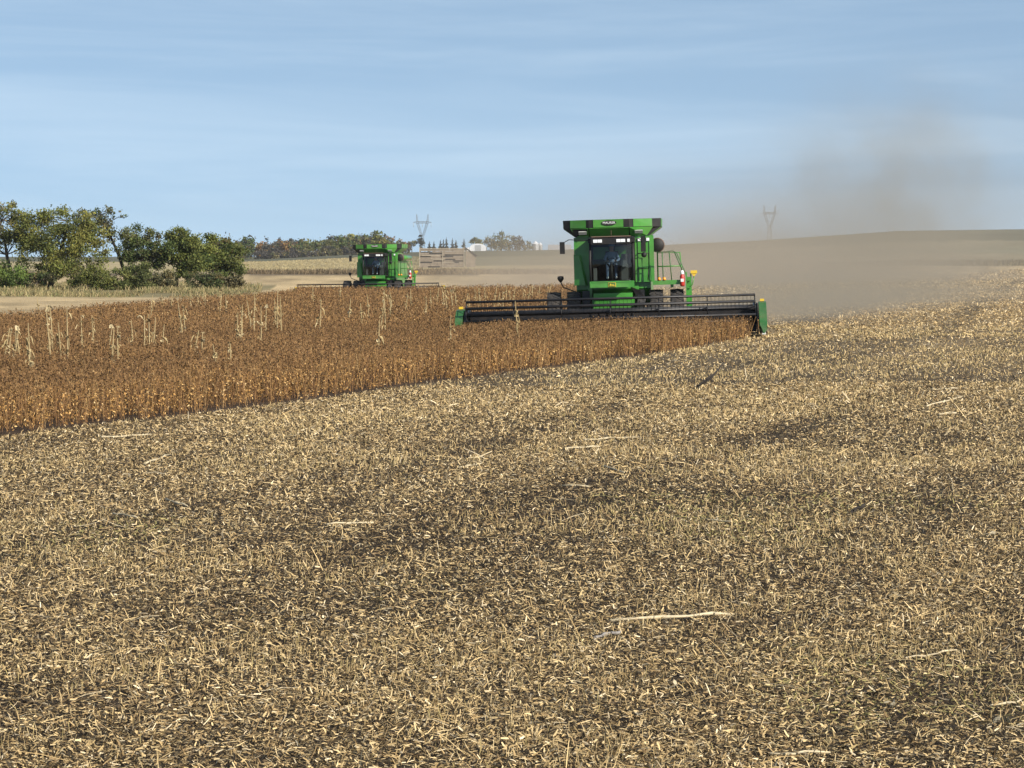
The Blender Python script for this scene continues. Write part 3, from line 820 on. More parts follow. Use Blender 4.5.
tree('broadleaf_tree', 420.5, 1840, [(0, 0, 5.5, 2.2, 2, 2.6), (0.3, 0, 8.6, 1.3, 1.2, 2.0)], 1.1, 420, CON, [1, 1, 1], [(0, 0, -.6, .3), (0, 0, 6, .15)], 'dark tapering tree at the foot of the left pylon', 'tree', None, 61, limbs=4)
tree('broadleaf_tree', 412, 1840, [(0, 0, 5.6, 2.8, 2, 2.4), (-2.5, 0, 4.0, 2.5, 2, 2.0)], 1.1, 480, GREYG, [1, 1, 1, 1], [(0, 0, -.6, .3), (0, 0, 5, .15)], 'hazy grey green tree between the farther combine and the left pylon', 'tree', None, 62, limbs=4)
tree('broadleaf_tree', 476, 2060, [(0, 0, 6.8, 4.4, 3, 2.4), (3, 0, 6.2, 3, 3, 2.0)], 1.2, 700, OLIVE, [3, 2, 2, 2, 1, 1], [(0, 0, -.6, .35), (0, 0, 5, .2)], 'low yellowish tree peeping over the roof of the white round roofed barn', 'tree', None, 63, limbs=4)
for i, (px, h, wd, pal, lab) in enumerate([(491, 9.5, 5.0, GREYG, 'grey green tree directly right of the white round roofed barn'), (500, 13.0, 5.5, GREYG + DARKG[:2], 'tall grey green tree in the middle of the farmstead grove'),
                                   (509, 11.5, 5.5, GREYG, 'broad domed tree right of the tallest one in the farmstead grove'), (517, 10.0, 4.6, [(0.115, 0.095, 0.075), (0.085, 0.075, 0.06)], 'brownish thin tree in the right half of the farmstead grove'),
                                   (525, 7.0, 4.2, GREYG, 'lowest grey tree at the right end of the farmstead grove'), (501, 14.2, 3.4, [(0.14, 0.15, 0.055), (0.10, 0.11, 0.045)], 'pale green treetop, the highest above the farmstead grove')]):
    tree('broadleaf_tree', px, 1985 + (35 if i == 5 else 0) + i, [(0, 0, h * .62, wd, 3, h * .36), (wd * .5, 0, h * .35, wd * .8, 3, h * .33), (-wd * .5, 0, h * .32, wd * .8, 3, h * .3)], 1.2, 620, pal, np.ones(len(pal)),
         [(0, 0, -.8, .35), (0, 0, h * .4, .25), (0, 0, h * .7, .1)], lab, 'tree', 'trees of the farmstead grove', 70 + i, limbs=5)

# ------------------------------------------------------------------ farm buildings on the horizon, pylons, post
def pxz(px, py, d):
    """height above datum of the sight line through py at distance d"""
    return CAMZ + (256 - py) / F * d
def place(px, d):
    return at(px, d)
# white round roofed barn
d = 1900; b = place(478, d); q = d / F
barn = empty('quonset_barn', b); tag(barn, 'white round roofed metal barn left of the farmstead grove', 'barn')
prof = [(-8.2 * q, -1.0)] + [(-8.2 * q * math.cos(a), 2.2 + (pxz(0, 243.6, d) - b[2] - 2.2) * math.sin(a)) for a in np.linspace(0, math.pi, 17)] + [(8.2 * q, -1.0)]
m = MB(); m.prism(prof, 0.0, 16.0, 'y'); m.build('shell', M['white_sheet'], barn)
m = MB(); m.box(-1.9, 1.9, -0.14, -0.003, -0.6, 3.9); [m.box(-1.9 + i * .95, -1.87 + i * .95, -0.18, -0.141, -.6, 3.9) for i in range(5)]; m.build('sliding_door', M['galvanised'], barn)
lean = MB(); lean.prism([(-15 * q, -1), (-8.6 * q, -1), (-8.6 * q, 2.6), (-15 * q, 1.6)], -1, 8, 'y'); lean.build('lean_to', M['white_sheet'], barn)
# grain bins
def bin_(px, d, rad, h, cone, label):
    b = place(px, d)
    o = empty('grain_bin', b); tag(o, label, 'grain bin', 'steel grain bins by the grove')
    m = MB()
    prof = [(rad, -1.0)]
    k = 0
    while k * 0.8 < h:
        prof += [(rad, k * .8 + .02), (rad + .05, k * .8 + .4)]; k += 1
    m.lathe(prof + [(rad, h)], (0, 0, 0), 'z', 28)
    m.build('wall', M['galvanised'], o)
    m = MB(); m.lathe([(rad + .2, h - .05), (rad * .95, h + .1), (rad * .2, h + cone), (rad * .18, h + cone + .4), (0.01, h + cone + .45)], (0, 0, 0), 'z', 28); m.build('roof', M['white_sheet'], o)
    m = MB(); m.tube([(-.25, -rad - .2, -.5), (-.25, -rad - .2, h)], .05, 5); m.tube([(.25, -rad - .2, -.5), (.25, -rad - .2, h)], .05, 5)
    for i in range(12): m.tube([(-.25, -rad - .2, i * h / 12 + .3), (.25, -rad - .2, i * h / 12 + .3)], .03, 4)
    m.build('ladder', M['galvanised'], o)
bin_(535.5, 2000, 2.5, 4.6, 1.5, 'pale steel grain bin with a cone roof beside the grove')
bin_(540.3, 2010, 1.4, 4.4, 0.9, 'slim grey grain bin just right of the cone roofed one')
d = 2000; q = d / F; b = place(557, d)
sh = empty('farm_shed', b); tag(sh, 'long white shed with a grey roof beside the near combine', 'shed')
ev = pxz(0, 250.3, d) - b[2]; rg = pxz(0, 245.0, d) - b[2]
m = MB(); m.box(-8.5 * q, 14 * q, 0, 14, -1, ev); m.build('wall', M['white_sheet'], sh)
m = MB(); m.prism([(-.6, ev - .1), (7, rg), (14.6, ev - .1), (14.6, ev + .12), (7, rg + .25), (-.6, ev + .12)], -8.8 * q, 14.3 * q, 'x'); m.build('roof', M['grey_roof'], sh)
m = MB(); m.box(0, 4.2, -.1, -.003, -1, ev * .85); m.build('door', M['galvanised'], sh)
# weathered wooden shed standing in the far machine's dust
d = 700; q = d / F; b = place(442, d)
ws = empty('wooden_shed', b); tag(ws, 'long weathered brown plank shed in the dust right of the farther combine', 'shed')
H0 = pxz(0, 248.3, d) - b[2]
hw = 22.5 * q
m = MB(); rr = random.Random(3)
for r_ in range(13):
    z0 = H0 * r_ / 13.0; z1 = z0 + H0 / 13.0 - 0.03
    xx = -hw
    while xx < hw - .1:
        L = min(rr.uniform(1.5, 3.6), hw - xx)
        if not (rr.random() < (0.34 if r_ in (3, 4, 8) else 0.12)):
            o_ = rr.uniform(-.02, .03)
            m.box(xx + .02, xx + L - .02, -.05 + o_, 0.0 + o_, z0 + rr.uniform(-.02, .02), z1)
        xx += L
m.build('plank_wall', M['weathered_wood'], ws)
m = MB()
for x0 in (-hw, hw - .2, hw * .02): m.box(x0 - .02, x0 + .18, -.2, -.09, -.4, H0 + (.25 if abs(x0) > hw * .8 else -.6))
m.box(-hw * .5, hw * .15, -.13, -.085, H0 * .42, H0 * .46); m.box(-hw, hw, -.13, -.085, H0 * .96, H0)
m.box(-hw * .9, -hw * .1, -.13, -.085, H0 * .6, H0 * .64); m.box(hw * 0.05, hw * .55, -.13, -.085, H0 * .25, H0 * .29)
m.build('post', M['pale_wood'], ws)
m = MB(); m.prism([(0.3, -.4), (0.3, H0 * .95), (3.2, H0 * .62), (3.2, -.4)], hw + 0.0, hw + 2.2, 'y' if False else 'x'); 
m = MB(); m.box(-hw, hw, .1, .16, -.4, H0 * .8); m.build('inner_wall', M['dark_roof'], ws)
m = MB(); m.prism([(hw + .02, H0 + .15), (hw + .35, H0 + .15), (hw + 3.0 * 1, H0 * .62), (hw + 2.6, H0 * .55)], -.1, 5, 'y'); m.build('roof', M['dark_roof'], ws)
m = MB(); m.prism([(hw + .25, -.4), (hw + .25, H0 * .93), (hw + 2.55, H0 * .56), (hw + 2.55, -.4)], .0, .15, 'y'); m.build('gable_wall', M['weathered_wood'], ws)
# pylons
def pylon(px, d, top_py, arm_py, label):
    b = place(px, d)
    o = empty('power_pylon', b); tag(o, label, 'pylon', 'power line pylons')
    Ht = pxz(0, top_py, d) - b[2]; Ha = pxz(0, arm_py, d) - b[2]
    q = d / F; hw = 5.0 * q; wt = 5.6 * q; waist = Ha - 13.0 * q
    def lattice(m, p0, p1, w0, w1, n, r):
        p0, p1 = Vector(p0), Vector(p1)
        cs = [(-1, -1), (1, -1), (1, 1), (-1, 1)]
        def c(k, i):
            t = k / n; ww = (w0 + (w1 - w0) * t) / 2; p = p0.lerp(p1, t)
            return p + Vector((cs[i][0] * ww, cs[i][1] * ww, 0))
        for k in range(n):
            for i in range(4):
                m.tube([c(k, i), c(k + 1, i)], r, 4, False)
                m.tube([c(k, i), c(k + 1, (i + 1) % 4)], r * .7, 4, False)
    m = MB(); lattice(m, (0, 0, -1), (0, 0, waist), 5.5, 2.2, 7, .17); m.build('tower_body', M['lattice'], o)
    for sgn in (-1, 1):
        m = MB(); lattice(m, (sgn * .8, 0, waist), (sgn * hw, 0, Ha), 1.5, 1.9, 7, .16); m.build('fork', M['lattice'], o)
        m = MB(); lattice(m, (sgn * hw, 0, Ha), (sgn * wt * 1.02, 0, Ht), 1.7, .4, 4, .14); m.build('peak', M['lattice'], o)
    m = MB()
    span = 9.0 * q
    for sy in (-.7, .7):
        m.tube([(-span, sy * .3, Ha + .2), (-hw, sy, Ha + .9), (hw, sy, Ha + .9), (span, sy * .3, Ha + .2)], .16, 4, False)
        m.tube([(-span, sy * .3, Ha), (-hw, sy, Ha - .7), (hw, sy, Ha - .7), (span, sy * .3, Ha)], .16, 4, False)
        k = 16
        for i in range(k):
            a = -hw + 2 * hw * i / k; c_ = -hw + 2 * hw * (i + 1) / k
            m.tube([(a, sy, Ha - .7 if i % 2 else Ha + .9), (c_, sy, Ha + .9 if i % 2 else Ha - .7)], .1, 4, False)
    m.build('cross_arm', M['lattice'], o)
    for x0 in (-span * .97, 0, span * .97):
        m = MB(); m.tube([(x0, 0, Ha - .3), (x0, 0, Ha - 4.2)], [.14, .2], 6); m.build('insulator', M['galvanised'], o)
pylon(422.5, 2650, 214.5, 222.5, 'grey lattice pylon rising above the horizon trees right of the farther combine')
pylon(769.2, 2750, 205.5, 213.5, 'grey lattice pylon rising behind the bare hill in the drifting dust')

# ------------------------------------------------------------------ volunteer corn stalks in the soybeans
STALKS = [(2, 328, 349), (7, 327, 352), (12, 325, 350), (16, 326, 348), (20, 327, 348), (29, 323, 362), (34, 345, 364), (51, 305, 350), (55, 306, 346), (67, 307, 350), (61, 322, 348), (82, 315, 342), (96, 315, 336),
          (111, 327, 356), (116, 326, 350), (107, 324, 340), (133, 320, 337), (146, 315, 342), (149, 314, 340), (153, 317, 338), (160, 324, 338), (38, 296, 306), (150, 295, 310), (170, 292, 304), (165, 294, 303),
          (183, 299, 327), (186, 304, 322), (191, 330, 346), (200, 332, 346), (199, 291, 303), (205, 292, 301), (190, 293, 304), (217, 344, 357), (220, 290, 308), (226, 296, 306), (232, 342, 356), (240, 305, 331), (243, 311, 330), (236, 312, 332),
          (255, 291, 322), (252, 300, 318), (260, 306, 334), (265, 304, 322), (278, 291, 321), (282, 296, 322), (275, 300, 318), (314, 286, 298), (319, 299, 321), (347, 298, 312), (340, 286, 296), (362, 303, 314), (369, 294, 310), (378, 320, 343), (380, 291, 318), (384, 290, 322), (390, 297, 310), (393, 290, 304),
          (405, 293, 305), (412, 289, 302), (425, 296, 309), (431, 290, 301), (437, 287, 300), (445, 284, 303), (448, 287, 305), (456.5, 285, 303), (453, 289, 304), (465, 293, 304), (469, 296, 305), (476, 289, 299), (480.5, 288, 303), (486, 287, 299), (493.5, 283, 304), (496, 292, 304), (502, 291, 305), (506.5, 285, 298), (510, 290, 299), (513.5, 286, 301), (524, 288, 297), (532, 284, 295), (527, 286, 298), (545, 282, 302), (449.5, 315, 334), (517, 301, 330), (540, 285, 294)]
def stalk_mesh(seed):
    r = np.random.default_rng(seed)
    m = MB(); lean = r.normal(0, .05, 2)
    pts = [Vector((lean[0] * z * z + .012 * math.sin(z * 5), lean[1] * z, z)) for z in (-.03, .25, .5, .75, 1.0)]
    m.tube(pts, [.017, .016, .014, .011, .006], 5)
    me = bpy.data.meshes.new('corn_stalk')
    vs = [tuple(v) for v in m.v]; fs = list(m.f)
    cols_ = [np.array((0.48, 0.365, 0.185)) * r.uniform(.85, 1.1) for _ in vs]
    nl = r.integers(6, 11)
    for k in range(nl):
        z = r.uniform(.42, .98); a = r.random() * 6.28; L = r.uniform(.14, .34); wd = r.uniform(.018, .042)
        base = np.array((lean[0] * z * z, lean[1] * z, z)); dirv = np.array((math.cos(a), math.sin(a), 0)); side = np.array((-math.sin(a), math.cos(a), 0))
        up = r.uniform(.1, .95); col = np.array([(0.56, 0.435, 0.22), (0.46, 0.345, 0.165), (0.34, 0.24, 0.11), (0.66, 0.53, 0.30)][r.integers(4)]) * r.uniform(.8, 1.1)
        o_ = len(vs); spread = r.uniform(.15, .42)
        for i, t in enumerate((0, .3, .65, 1.0)):
            p = base + dirv * L * spread * (t ** .8) + np.array((0, 0, L * (up * t - .75 * t * t)))
            ww = wd * (1 - .75 * t) + .004
            tw = side * math.cos(t * 2) + dirv * math.sin(t * 2) * .6
            vs += [tuple(p - tw * ww), tuple(p + tw * ww)]; cols_ += [col, col]
        for i in range(3): fs.append([o_ + 2 * i, o_ + 2 * i + 1, o_ + 2 * i + 3, o_ + 2 * i + 2])
    me.from_pydata(vs, [], fs); me.update()
    ca = me.color_attributes.new('tint', 'FLOAT_COLOR', 'POINT')
    ca.data.foreach_set('color', np.concatenate([np.array(cols_), np.ones((len(vs), 1))], 1).astype(np.float32).ravel())
    me.materials.append(M['stalk'])
    return me
SM = [stalk_mesh(300 + i) for i in range(10)]
LAND = [(-5, 26, 'left edge of the crop'), (26, 48, 'fresh green hedge bush'), (48, 92, 'biggest hedgerow tree'), (92, 126, 'leaning half bare tree'), (126, 164, 'dark tree beside the leaning one'), (164, 202, 'dense rounded tree'), (202, 246, 'right end of the hedgerow'),
        (246, 300, 'far woodland'), (300, 352, 'left half of the farther header'), (352, 400, 'farther combine'), (400, 443, 'weathered plank shed'), (443, 476, 'left tip of the near header'), (476, 500, 'white round roofed barn'), (500, 530, 'farmstead grove'), (530, 560, 'grain bins')]
ORD = ['first', 'second', 'third', 'fourth', 'fifth', 'sixth', 'seventh', 'eighth', 'ninth']
zones = {}
for i, (px, t_, b_) in enumerate(STALKS):
    z = next(l for l in LAND if l[0] <= px < l[1]); zones.setdefault(z[2], []).append(i)
lab = {}
for zn, ids in zones.items():
    ids.sort(key=lambda i: STALKS[i][0])
    for k, i in enumerate(ids):
        px, t_, b_ = STALKS[i]
        size = 'tall' if b_ - t_ > 22 else ('short' if b_ - t_ < 13 else 'pale')
        where = 'at' if zn.startswith('left edge') else 'below'
        lab[i] = '%s corn stalk, %s from left of those %s the %s' % (size, ORD[k], where, zn)
lab[len(STALKS) - 2] = 'pale broken corn stalk standing right in front of the near header'
lab[len(STALKS) - 3] = 'ragged pale corn stalk in front of the left tip of the near header'
rs = random.Random(5)
for i, (px, t_, b_) in enumerate(STALKS):
    d = min(7400.0 / (b_ - 256), 228)
    b = at(px, d)
    ztop = pxz(0, t_, d) - b[2]
    me = SM[rs.randrange(10)]
    o = bpy.data.objects.new('corn_stalk', me); C.objects.link(o)
    o.location = b; hgt = max(1.15, ztop)
    o.scale = (1.15 * (1 + d / 230), 1.15 * (1 + d / 230), hgt); o.rotation_euler = (rs.uniform(-.06, .06), rs.uniform(-.08, .08), rs.uniform(0, 6.28))
    tag(o, lab[i], 'corn stalk', 'volunteer corn stalks in the soybeans')

# ------------------------------------------------------------------ pieces of corn stalk lying on the cut field
def lying(name, p0, p1, rad, label, cat_, pal=(0.66, 0.57, 0.38), lift=0.042, wob=0.022, group='fallen corn stalks on the cut field', matl=None, z1=None, fork=False):
    a = ground(*p0); b = ground(*p1)
    if z1 is not None:      # far end sticks up
        b = np.array((a[0] + (p1[0] - p0[0]) / F * a[1], a[1] + 0.1, a[2] + z1))
    r = random.Random(int(p0[0] * 7 + p0[1]))
    a = Vector(a); b = Vector(b); c0 = (a + b) / 2
    pts = []
    for t in (0, .2, .4, .6, .8, 1):
        p = a.lerp(b, t) - a
        pts.append(p + Vector((r.uniform(-wob, wob), r.uniform(-wob, wob), lift + r.uniform(-.4, .6) * wob)))
    m = MB(); m.tube(pts, [rad * k for k in (.85, .6, .95, .55, .9, .5)], 6)
    if fork:
        m.tube([pts[1], pts[3] + Vector((.12, .1, .02)), pts[3] + Vector((.45, .15, .42))], [rad, rad * .9, rad * .5], 5)
        m.tube([pts[1], pts[1] + Vector((.08, .1, -.1)), pts[1] + Vector((.16, 0, -.02))], [rad * .6, rad * .5, rad * .3], 5)
        m.tube([pts[3], pts[3] + Vector((-.22, .05, .03))], [rad * .5, rad * .2], 5)
    # torn husk strips
    for k in range(3):
        i = r.randrange(1, 5); e = pts[i] + Vector((r.uniform(-.12, .12), r.uniform(-.1, .05), r.uniform(0, .04)))
        m.add([pts[i] + Vector((0, 0, .01)), pts[i] + Vector((.03, 0, .015)), e + Vector((.012, 0, 0)), e], [(0, 1, 2, 3)])
    o = m.build(name, matl or M['fallen'], None, a)
    tag(o, label, cat_, group)
M['fallen'] = mat('fallen_stalk', (0.55, 0.455, 0.29), 0.7, 0, 0.18, 9.0)
M['grey_stick'] = mat('grey_stick', (0.27, 0.245, 0.22), 0.9, 0, 0.2, 9.0)
M['dark_stick'] = mat('dark_stick', (0.035, 0.028, 0.022), 0.9, 0, 0.2, 9.0)
lying('fallen_stalk', (612, 626), (735, 618), .021, 'long bleached corn stalk lying level in the foreground stubble, the brightest on the field', 'corn stalk')
lying('fallen_stalk', (594, 642), (623, 636), .018, 'short grey weathered stick just below the long bleached stalk', 'stick', matl=M['grey_stick'])
lying('fallen_stalk', (585, 442), (640, 439), .020, 'long pale stalk in mid field, the upper one of a parallel pair', 'corn stalk')
lying('fallen_stalk', (566, 451), (599, 449), .020, 'shorter pale stalk in mid field, the lower one of a parallel pair', 'corn stalk')
lying('fallen_stalk', (927, 408), (964, 398), .026, 'slanting pale stalk at the right side of the field, between two level ones', 'corn stalk')
lying('fallen_stalk', (931, 391), (959, 390), .022, 'thin level stalk above the slanting one at the right side of the field', 'corn stalk')
lying('fallen_stalk', (938, 416), (958, 415), .024, 'small level stalk below the slanting one at the right side of the field', 'corn stalk')
lying('fallen_stalk', (328, 528), (378, 525), .018, 'pale stalk with a dark clod at its left end, left of centre', 'corn stalk')
lying('fallen_stalk', (146, 466), (170, 457), .020, 'slanting pale stalk near the crop edge at left', 'corn stalk')
lying('fallen_stalk', (165, 503), (189, 509), .018, 'pale stalk tilted down to the right, upper of two at left', 'corn stalk')
lying('fallen_stalk', (112, 517), (139, 521), .018, 'pale stalk tilted down to the right, lower of two at left', 'corn stalk')
lying('fallen_stalk', (604, 468), (625, 476), .018, 'thin pale stalk pointing down to the right below the parallel pair', 'corn stalk')
lying('fallen_stalk', (563, 489), (592, 489), .014, 'thin level stalk in the middle of the field beneath the parallel pair', 'corn stalk')
lying('fallen_stalk', (460, 470), (482, 466), .016, 'short bright stalk with a pale blob at its left end, left of the parallel pair', 'corn stalk')
lying('fallen_stalk', (100, 440), (152, 437), .018, 'level stalk lying close under the crop edge at far left', 'corn stalk')
lying('fallen_stalk', (770, 761), (828, 758), .012, 'pale stalk lying along the bottom edge of the picture, right of centre', 'corn stalk')
lying('fallen_stalk', (905, 664), (955, 655), .011, 'pale stalk in the right foreground', 'corn stalk')
lying('fallen_stalk', (992, 712), (1022, 707), .011, 'thin stalk at the right edge in the foreground', 'corn stalk')
lying('fallen_stalk', (702, 522), (731, 526), .013, 'short pale stalk tilted slightly, right of centre in the mid field', 'corn stalk')
lying('fallen_branch', (693, 391), (713, 384), .030, 'dark forked twig sticking up from the stubble below the near header', 'twig', z1=.36, matl=M['dark_stick'], fork=True, group=None)
lying('fallen_branch', (850, 517), (864, 512), .03, 'small dark twig lying in the stubble at right', 'twig', matl=M['dark_stick'], group=None, z1=.10)
# bits of pale husk
def husk(px, py, sz, label, seed):
    a = ground(px, py); r = np.random.default_rng(seed)
    m = MB()
    for k in range(5):
        c0 = r.normal(0, .35, 3) * sz; c0[2] = abs(c0[2]) * .35 + .02
        ax = r.normal(size=3); ax[2] *= .4; ax /= np.linalg.norm(ax); sd_ = np.cross(ax, (0.1, 0.2, 1)); sd_ /= np.linalg.norm(sd_)
        L = sz * r.uniform(.5, 1.0); wv = sz * r.uniform(.15, .3)
        vs = []
        for t, w_ in ((-.5, .3), (-.15, 1), (.2, .9), (.5, .1)):
            p = c0 + ax * L * t + np.array((0, 0, .15 * L * (0.25 - t * t)))
            vs += [p - sd_ * wv * w_, p + sd_ * wv * w_]
        m.add([tuple(v) for v in vs], [(0, 1, 3, 2), (2, 3, 5, 4), (4, 5, 7, 6)])
    o = m.build('corn_husk', M['fallen'], None, a); tag(o, label, 'corn husk', 'torn corn husks on the cut field')
husk(877, 696, .16, 'crumpled pale corn husk, the largest in the right foreground', 1)
husk(891, 708, .08, 'small pale husk right below the crumpled one in the right foreground', 2)
husk(1006, 726, .12, 'torn pale husk standing on edge near the bottom right corner', 3)
husk(866, 497, .10, 'pale husk in the right mid field', 4)
husk(992, 537, .16, 'pale husk at the right side of the field, above the bottom third', 5)
husk(671, 690, .09, 'little white husk under an upright straw right of centre in the foreground', 6)


# ------------------------------------------------------------------ the combine harvester
def tyre_mesh(R_, W_, rim_r, lugs):
    m = MB()
    h = W_ / 2
    m.lathe([(rim_r, -h * .82), (R_ * .80, -h), (R_ * .93, -h * .96), (R_ * .965, -h * .7), (R_ * .972, 0), (R_ * .965, h * .7), (R_ * .93, h * .96), (R_ * .80, h), (rim_r, h * .82)], (0, 0, 0), 'x', 48)
    for k in range(lugs):
        for sgn in (-1, 1):
            a = 2 * math.pi * (k + (0.5 if sgn > 0 else 0)) / lugs
            vs = []
            for (u, da) in ((-.06, .0), (1.0, .16)):
                for (dr) in (.955, 1.0):
                    for q in (-.045, .045):
                        aa = a + da + q * (1 if u < .5 else 1.1)
                        rr = R_ * (dr - (.015 if u > .5 else 0))
                        vs.append((sgn * u * h, rr * math.cos(aa), rr * math.sin(aa)))
            m.add(vs, [(0, 1, 3, 2), (4, 6, 7, 5), (2, 3, 7, 6), (0, 2, 6, 4), (1, 5, 7, 3), (0, 4, 5, 1)])
    return m
def wheel(parent, x, y, R_, W_, side):
    wobj = empty('wheel', (x, y, R_), parent=parent)
    tyre_mesh(R_, W_, R_ * .56, 22).build('tyre', M['rubber'], wobj)
    m = MB(); h = W_ / 2
    m.lathe([(R_ * .58, -h * .8), (R_ * .52, -h * .6), (R_ * .50, side * h * .15), (R_ * .2, side * h * .3), (R_ * .17, side * h * .5), (0.01, side * h * .5)], (0, 0, 0), 'x', 32)
    m.lathe([(R_ * .50, side * h * .15), (R_ * .52, h * .6), (R_ * .58, h * .8)], (0, 0, 0), 'x', 32)
    for k in range(10):
        a = k * math.pi / 5
        m.tube([(side * h * .28, R_ * .27 * math.cos(a), R_ * .27 * math.sin(a)), (side * h * .36, R_ * .27 * math.cos(a), R_ * .27 * math.sin(a))], .03, 6)
    m.build('rim', M['yellow'], wobj)
def rail(parent, name, paths, r, matl):
    m = MB()
    for p in paths: m.tube(p, r, 6)
    return m.build(name, matl, parent)

def make_combine(loc, rot, label):
    root = empty('combine_harvester', loc, rot); tag(root, label, 'combine harvester', 'combines harvesting the strip')
    G, GD, K, ST = M['green'], M['green_dark'], M['black'], M['steel']
    # hull
    m = MB(); m.prism([(0.32, 1.9), (0.32, 4.02), (3.6, 4.02), (5.1, 3.75), (6.4, 3.3), (6.8, 2.3), (6.3, 1.6), (4.6, 1.3), (1.0, 1.2)], -1.5, 1.5, 'x')
    body = m.build('body', G, root)
    for sx in (-1, 1):
        m = MB(); m.prism([(0.6, 2.25), (0.6, 3.85), (3.5, 3.9), (5.0, 3.6), (6.2, 3.15), (6.5, 2.3)], sx * 1.5 + (0 if sx > 0 else -.05), sx * 1.5 + (.05 if sx > 0 else 0), 'x'); m.build('side_panel', G, body)
    # panels beside the cab
    m = MB(); m.box(-1.54, -.90, .24, .317, 2.08, 4.0); m.box(-1.56, -1.50, .20, .24, 2.08, 4.0); m.build('front_panel', G, root)
    m = MB(); m.box(.90, 1.66, .10, .317, 2.15, 4.02); m.box(1.02, 1.06, .06, .10, 2.2, 3.95); m.box(1.48, 1.52, .06, .10, 2.2, 3.95); fp = m.build('front_panel', G, root)
    for x0 in (1.09, 1.43):
        m = MB(); m.box(x0 - .06, x0 + .06, .02, .098, 3.80, 3.92); m.build('work_light', M['lens'], fp)
    m = MB(); m.prism([(-1.56, 2.08), (-1.56, 3.28), (-1.34, 3.28), (-1.12, 2.08)], -.30, -.26, 'y')
    m.box(-1.57, -1.53, -.26, .24, 2.08, 2.14); m.build('corner_guard', G, root)
    rail(root, 'grab_rail', [[(1.04, 0.06, 3.3), (1.04, -.12, 3.3), (1.44, -.12, 3.3), (1.44, -.12, 2.68), (1.04, -.12, 2.68), (1.04, 0.06, 2.68)], [(1.44, -.12, 2.68), (1.40, -.12, 2.2)]], .022, K)
    rail(root, 'grab_rail', [[(-1.56, -.30, 3.30), (-1.32, -.30, 3.30), (-1.06, -.30, 2.06)]], .022, G)
    # grain tank with its opened extensions
    zs = [(4.03, 1.5, .06, 3.6, 1.0), (4.37, 1.96, -.30, 4.05, 1.0), (4.70, 1.97, -.32, 4.07, 1.0)]
    m = MB()
    def ring(z, hx, y0, y1, fac, ins=0):
        return [(-hx + ins, y0 + fac + ins, z), (-.92 + ins * .4, y0 + ins, z), (.70 - ins * .4, y0 + ins, z), (hx - ins, y0 + fac + ins, z), (hx - ins, y1 - ins, z), (-hx + ins, y1 - ins, z)]
    FAC = (.0, .50, .52)
    for ins in (0, .035):
        rings = [ring(z, hx, y0, y1, FAC[i], ins) for i, (z, hx, y0, y1, _) in enumerate(zs)]
        for a, b in zip(rings[:-1], rings[1:]):
            m.add(a + b, [(i, (i + 1) % 6, (i + 1) % 6 + 6, i + 6) for i in range(6)])
        if ins == 0: top_o = rings[-1]
        else: top_i = rings[-1]
    m.add(top_o + top_i, [(i, (i + 1) % 6, (i + 1) % 6 + 6, i + 6) for i in range(6)])
    m.box(-1.5, 1.5, .09, 3.57, 4.03, 4.06)
    tank = m.build('grain_tank', K, root)
    def quadpanel(pts, name, matl, th=(0, -.018, 0)):
        a = [Vector(p) for p in pts]; b = [p + Vector(th) for p in a]
        m = MB(); m.add(a + b, [(0, 1, 2, 3), (7, 6, 5, 4)] + [(i, (i + 1) % 4, (i + 1) % 4 + 4, i + 4) for i in range(4)])
        return m.build(name, matl, tank)
    e = -.003
    def fy(x, lvl):
        z, hx, y0, y1, _ = zs[lvl]; f_ = FAC[lvl]
        if x < -.92: return y0 + f_ * (-.92 - x) / (hx - .92)
        if x > .70: return y0 + f_ * (x - .70) / (hx - .70)
        return y0
    for x0, x1 in ((-1.68, -1.04), (-.74, .47), (.87, 1.62)):
        quadpanel([(x0, fy(x0, 1) + e, 4.385), (x1, fy(x1, 1) + e, 4.385), (x1, fy(x1, 2) + e, 4.695), (x0, fy(x0, 2) + e, 4.695)], 'tank_panel', G)
    quadpanel([(-.90, .06 + e, 4.03), (.68, .06 + e, 4.03), (.68, -.30 + e, 4.365), (-.90, -.30 + e, 4.365)], 'tank_panel', G, (0, -.012, -.012))
    quadpanel([(-1.40, .06 + e, 4.03), (-.94, .06 + e, 4.03), (-.94, fy(-.94, 1) + e, 4.365), (-1.68, fy(-1.68, 1) + e, 4.365)], 'tank_panel', G, (0, -.012, -.012))
    quadpanel([(.72, .06 + e, 4.03), (1.40, .06 + e, 4.03), (1.64, fy(1.64, 1) + e, 4.365), (.72, fy(.72, 1) + e, 4.365)], 'tank_panel', G, (0, -.012, -.012))
    for sx in (-1, 1):
        for y0, y1 in ((.45, 1.35), (1.5, 2.45), (2.6, 3.7)):
            quadpanel([(sx * (1.96 - e), y0, 4.385), (sx * (1.96 - e), y1, 4.385), (sx * (1.97 - e), y1, 4.695), (sx * (1.97 - e), y0, 4.695)], 'tank_panel', G, (sx * .018, 0, 0))
        quadpanel([(sx * (1.5 - e), .4, 4.03), (sx * (1.5 - e), 3.3, 4.03), (sx * (1.96 - e), 3.7, 4.365), (sx * (1.96 - e), 0.45, 4.365)], 'tank_panel', G, (sx * .012, 0, -.012))
        # lamps under the slope
        x0 = -1.18 if sx < 0 else 1.08
        quadpanel([(x0 - .16, -.07, 4.14), (x0 + .16, -.07, 4.14), (x0 + .16, -.17, 4.25), (x0 - .16, -.17, 4.25)], 'work_light', M['lens_grey'], (0, -.03, -.03))
    m = MB(); n_ = 28
    m.prism([(-.105 + .30 * math.cos(2 * math.pi * i / n_), 4.56 + .10 * math.sin(2 * math.pi * i / n_)) for i in range(n_)], -.365, -.345, 'y'); m.build('badge', K, tank)
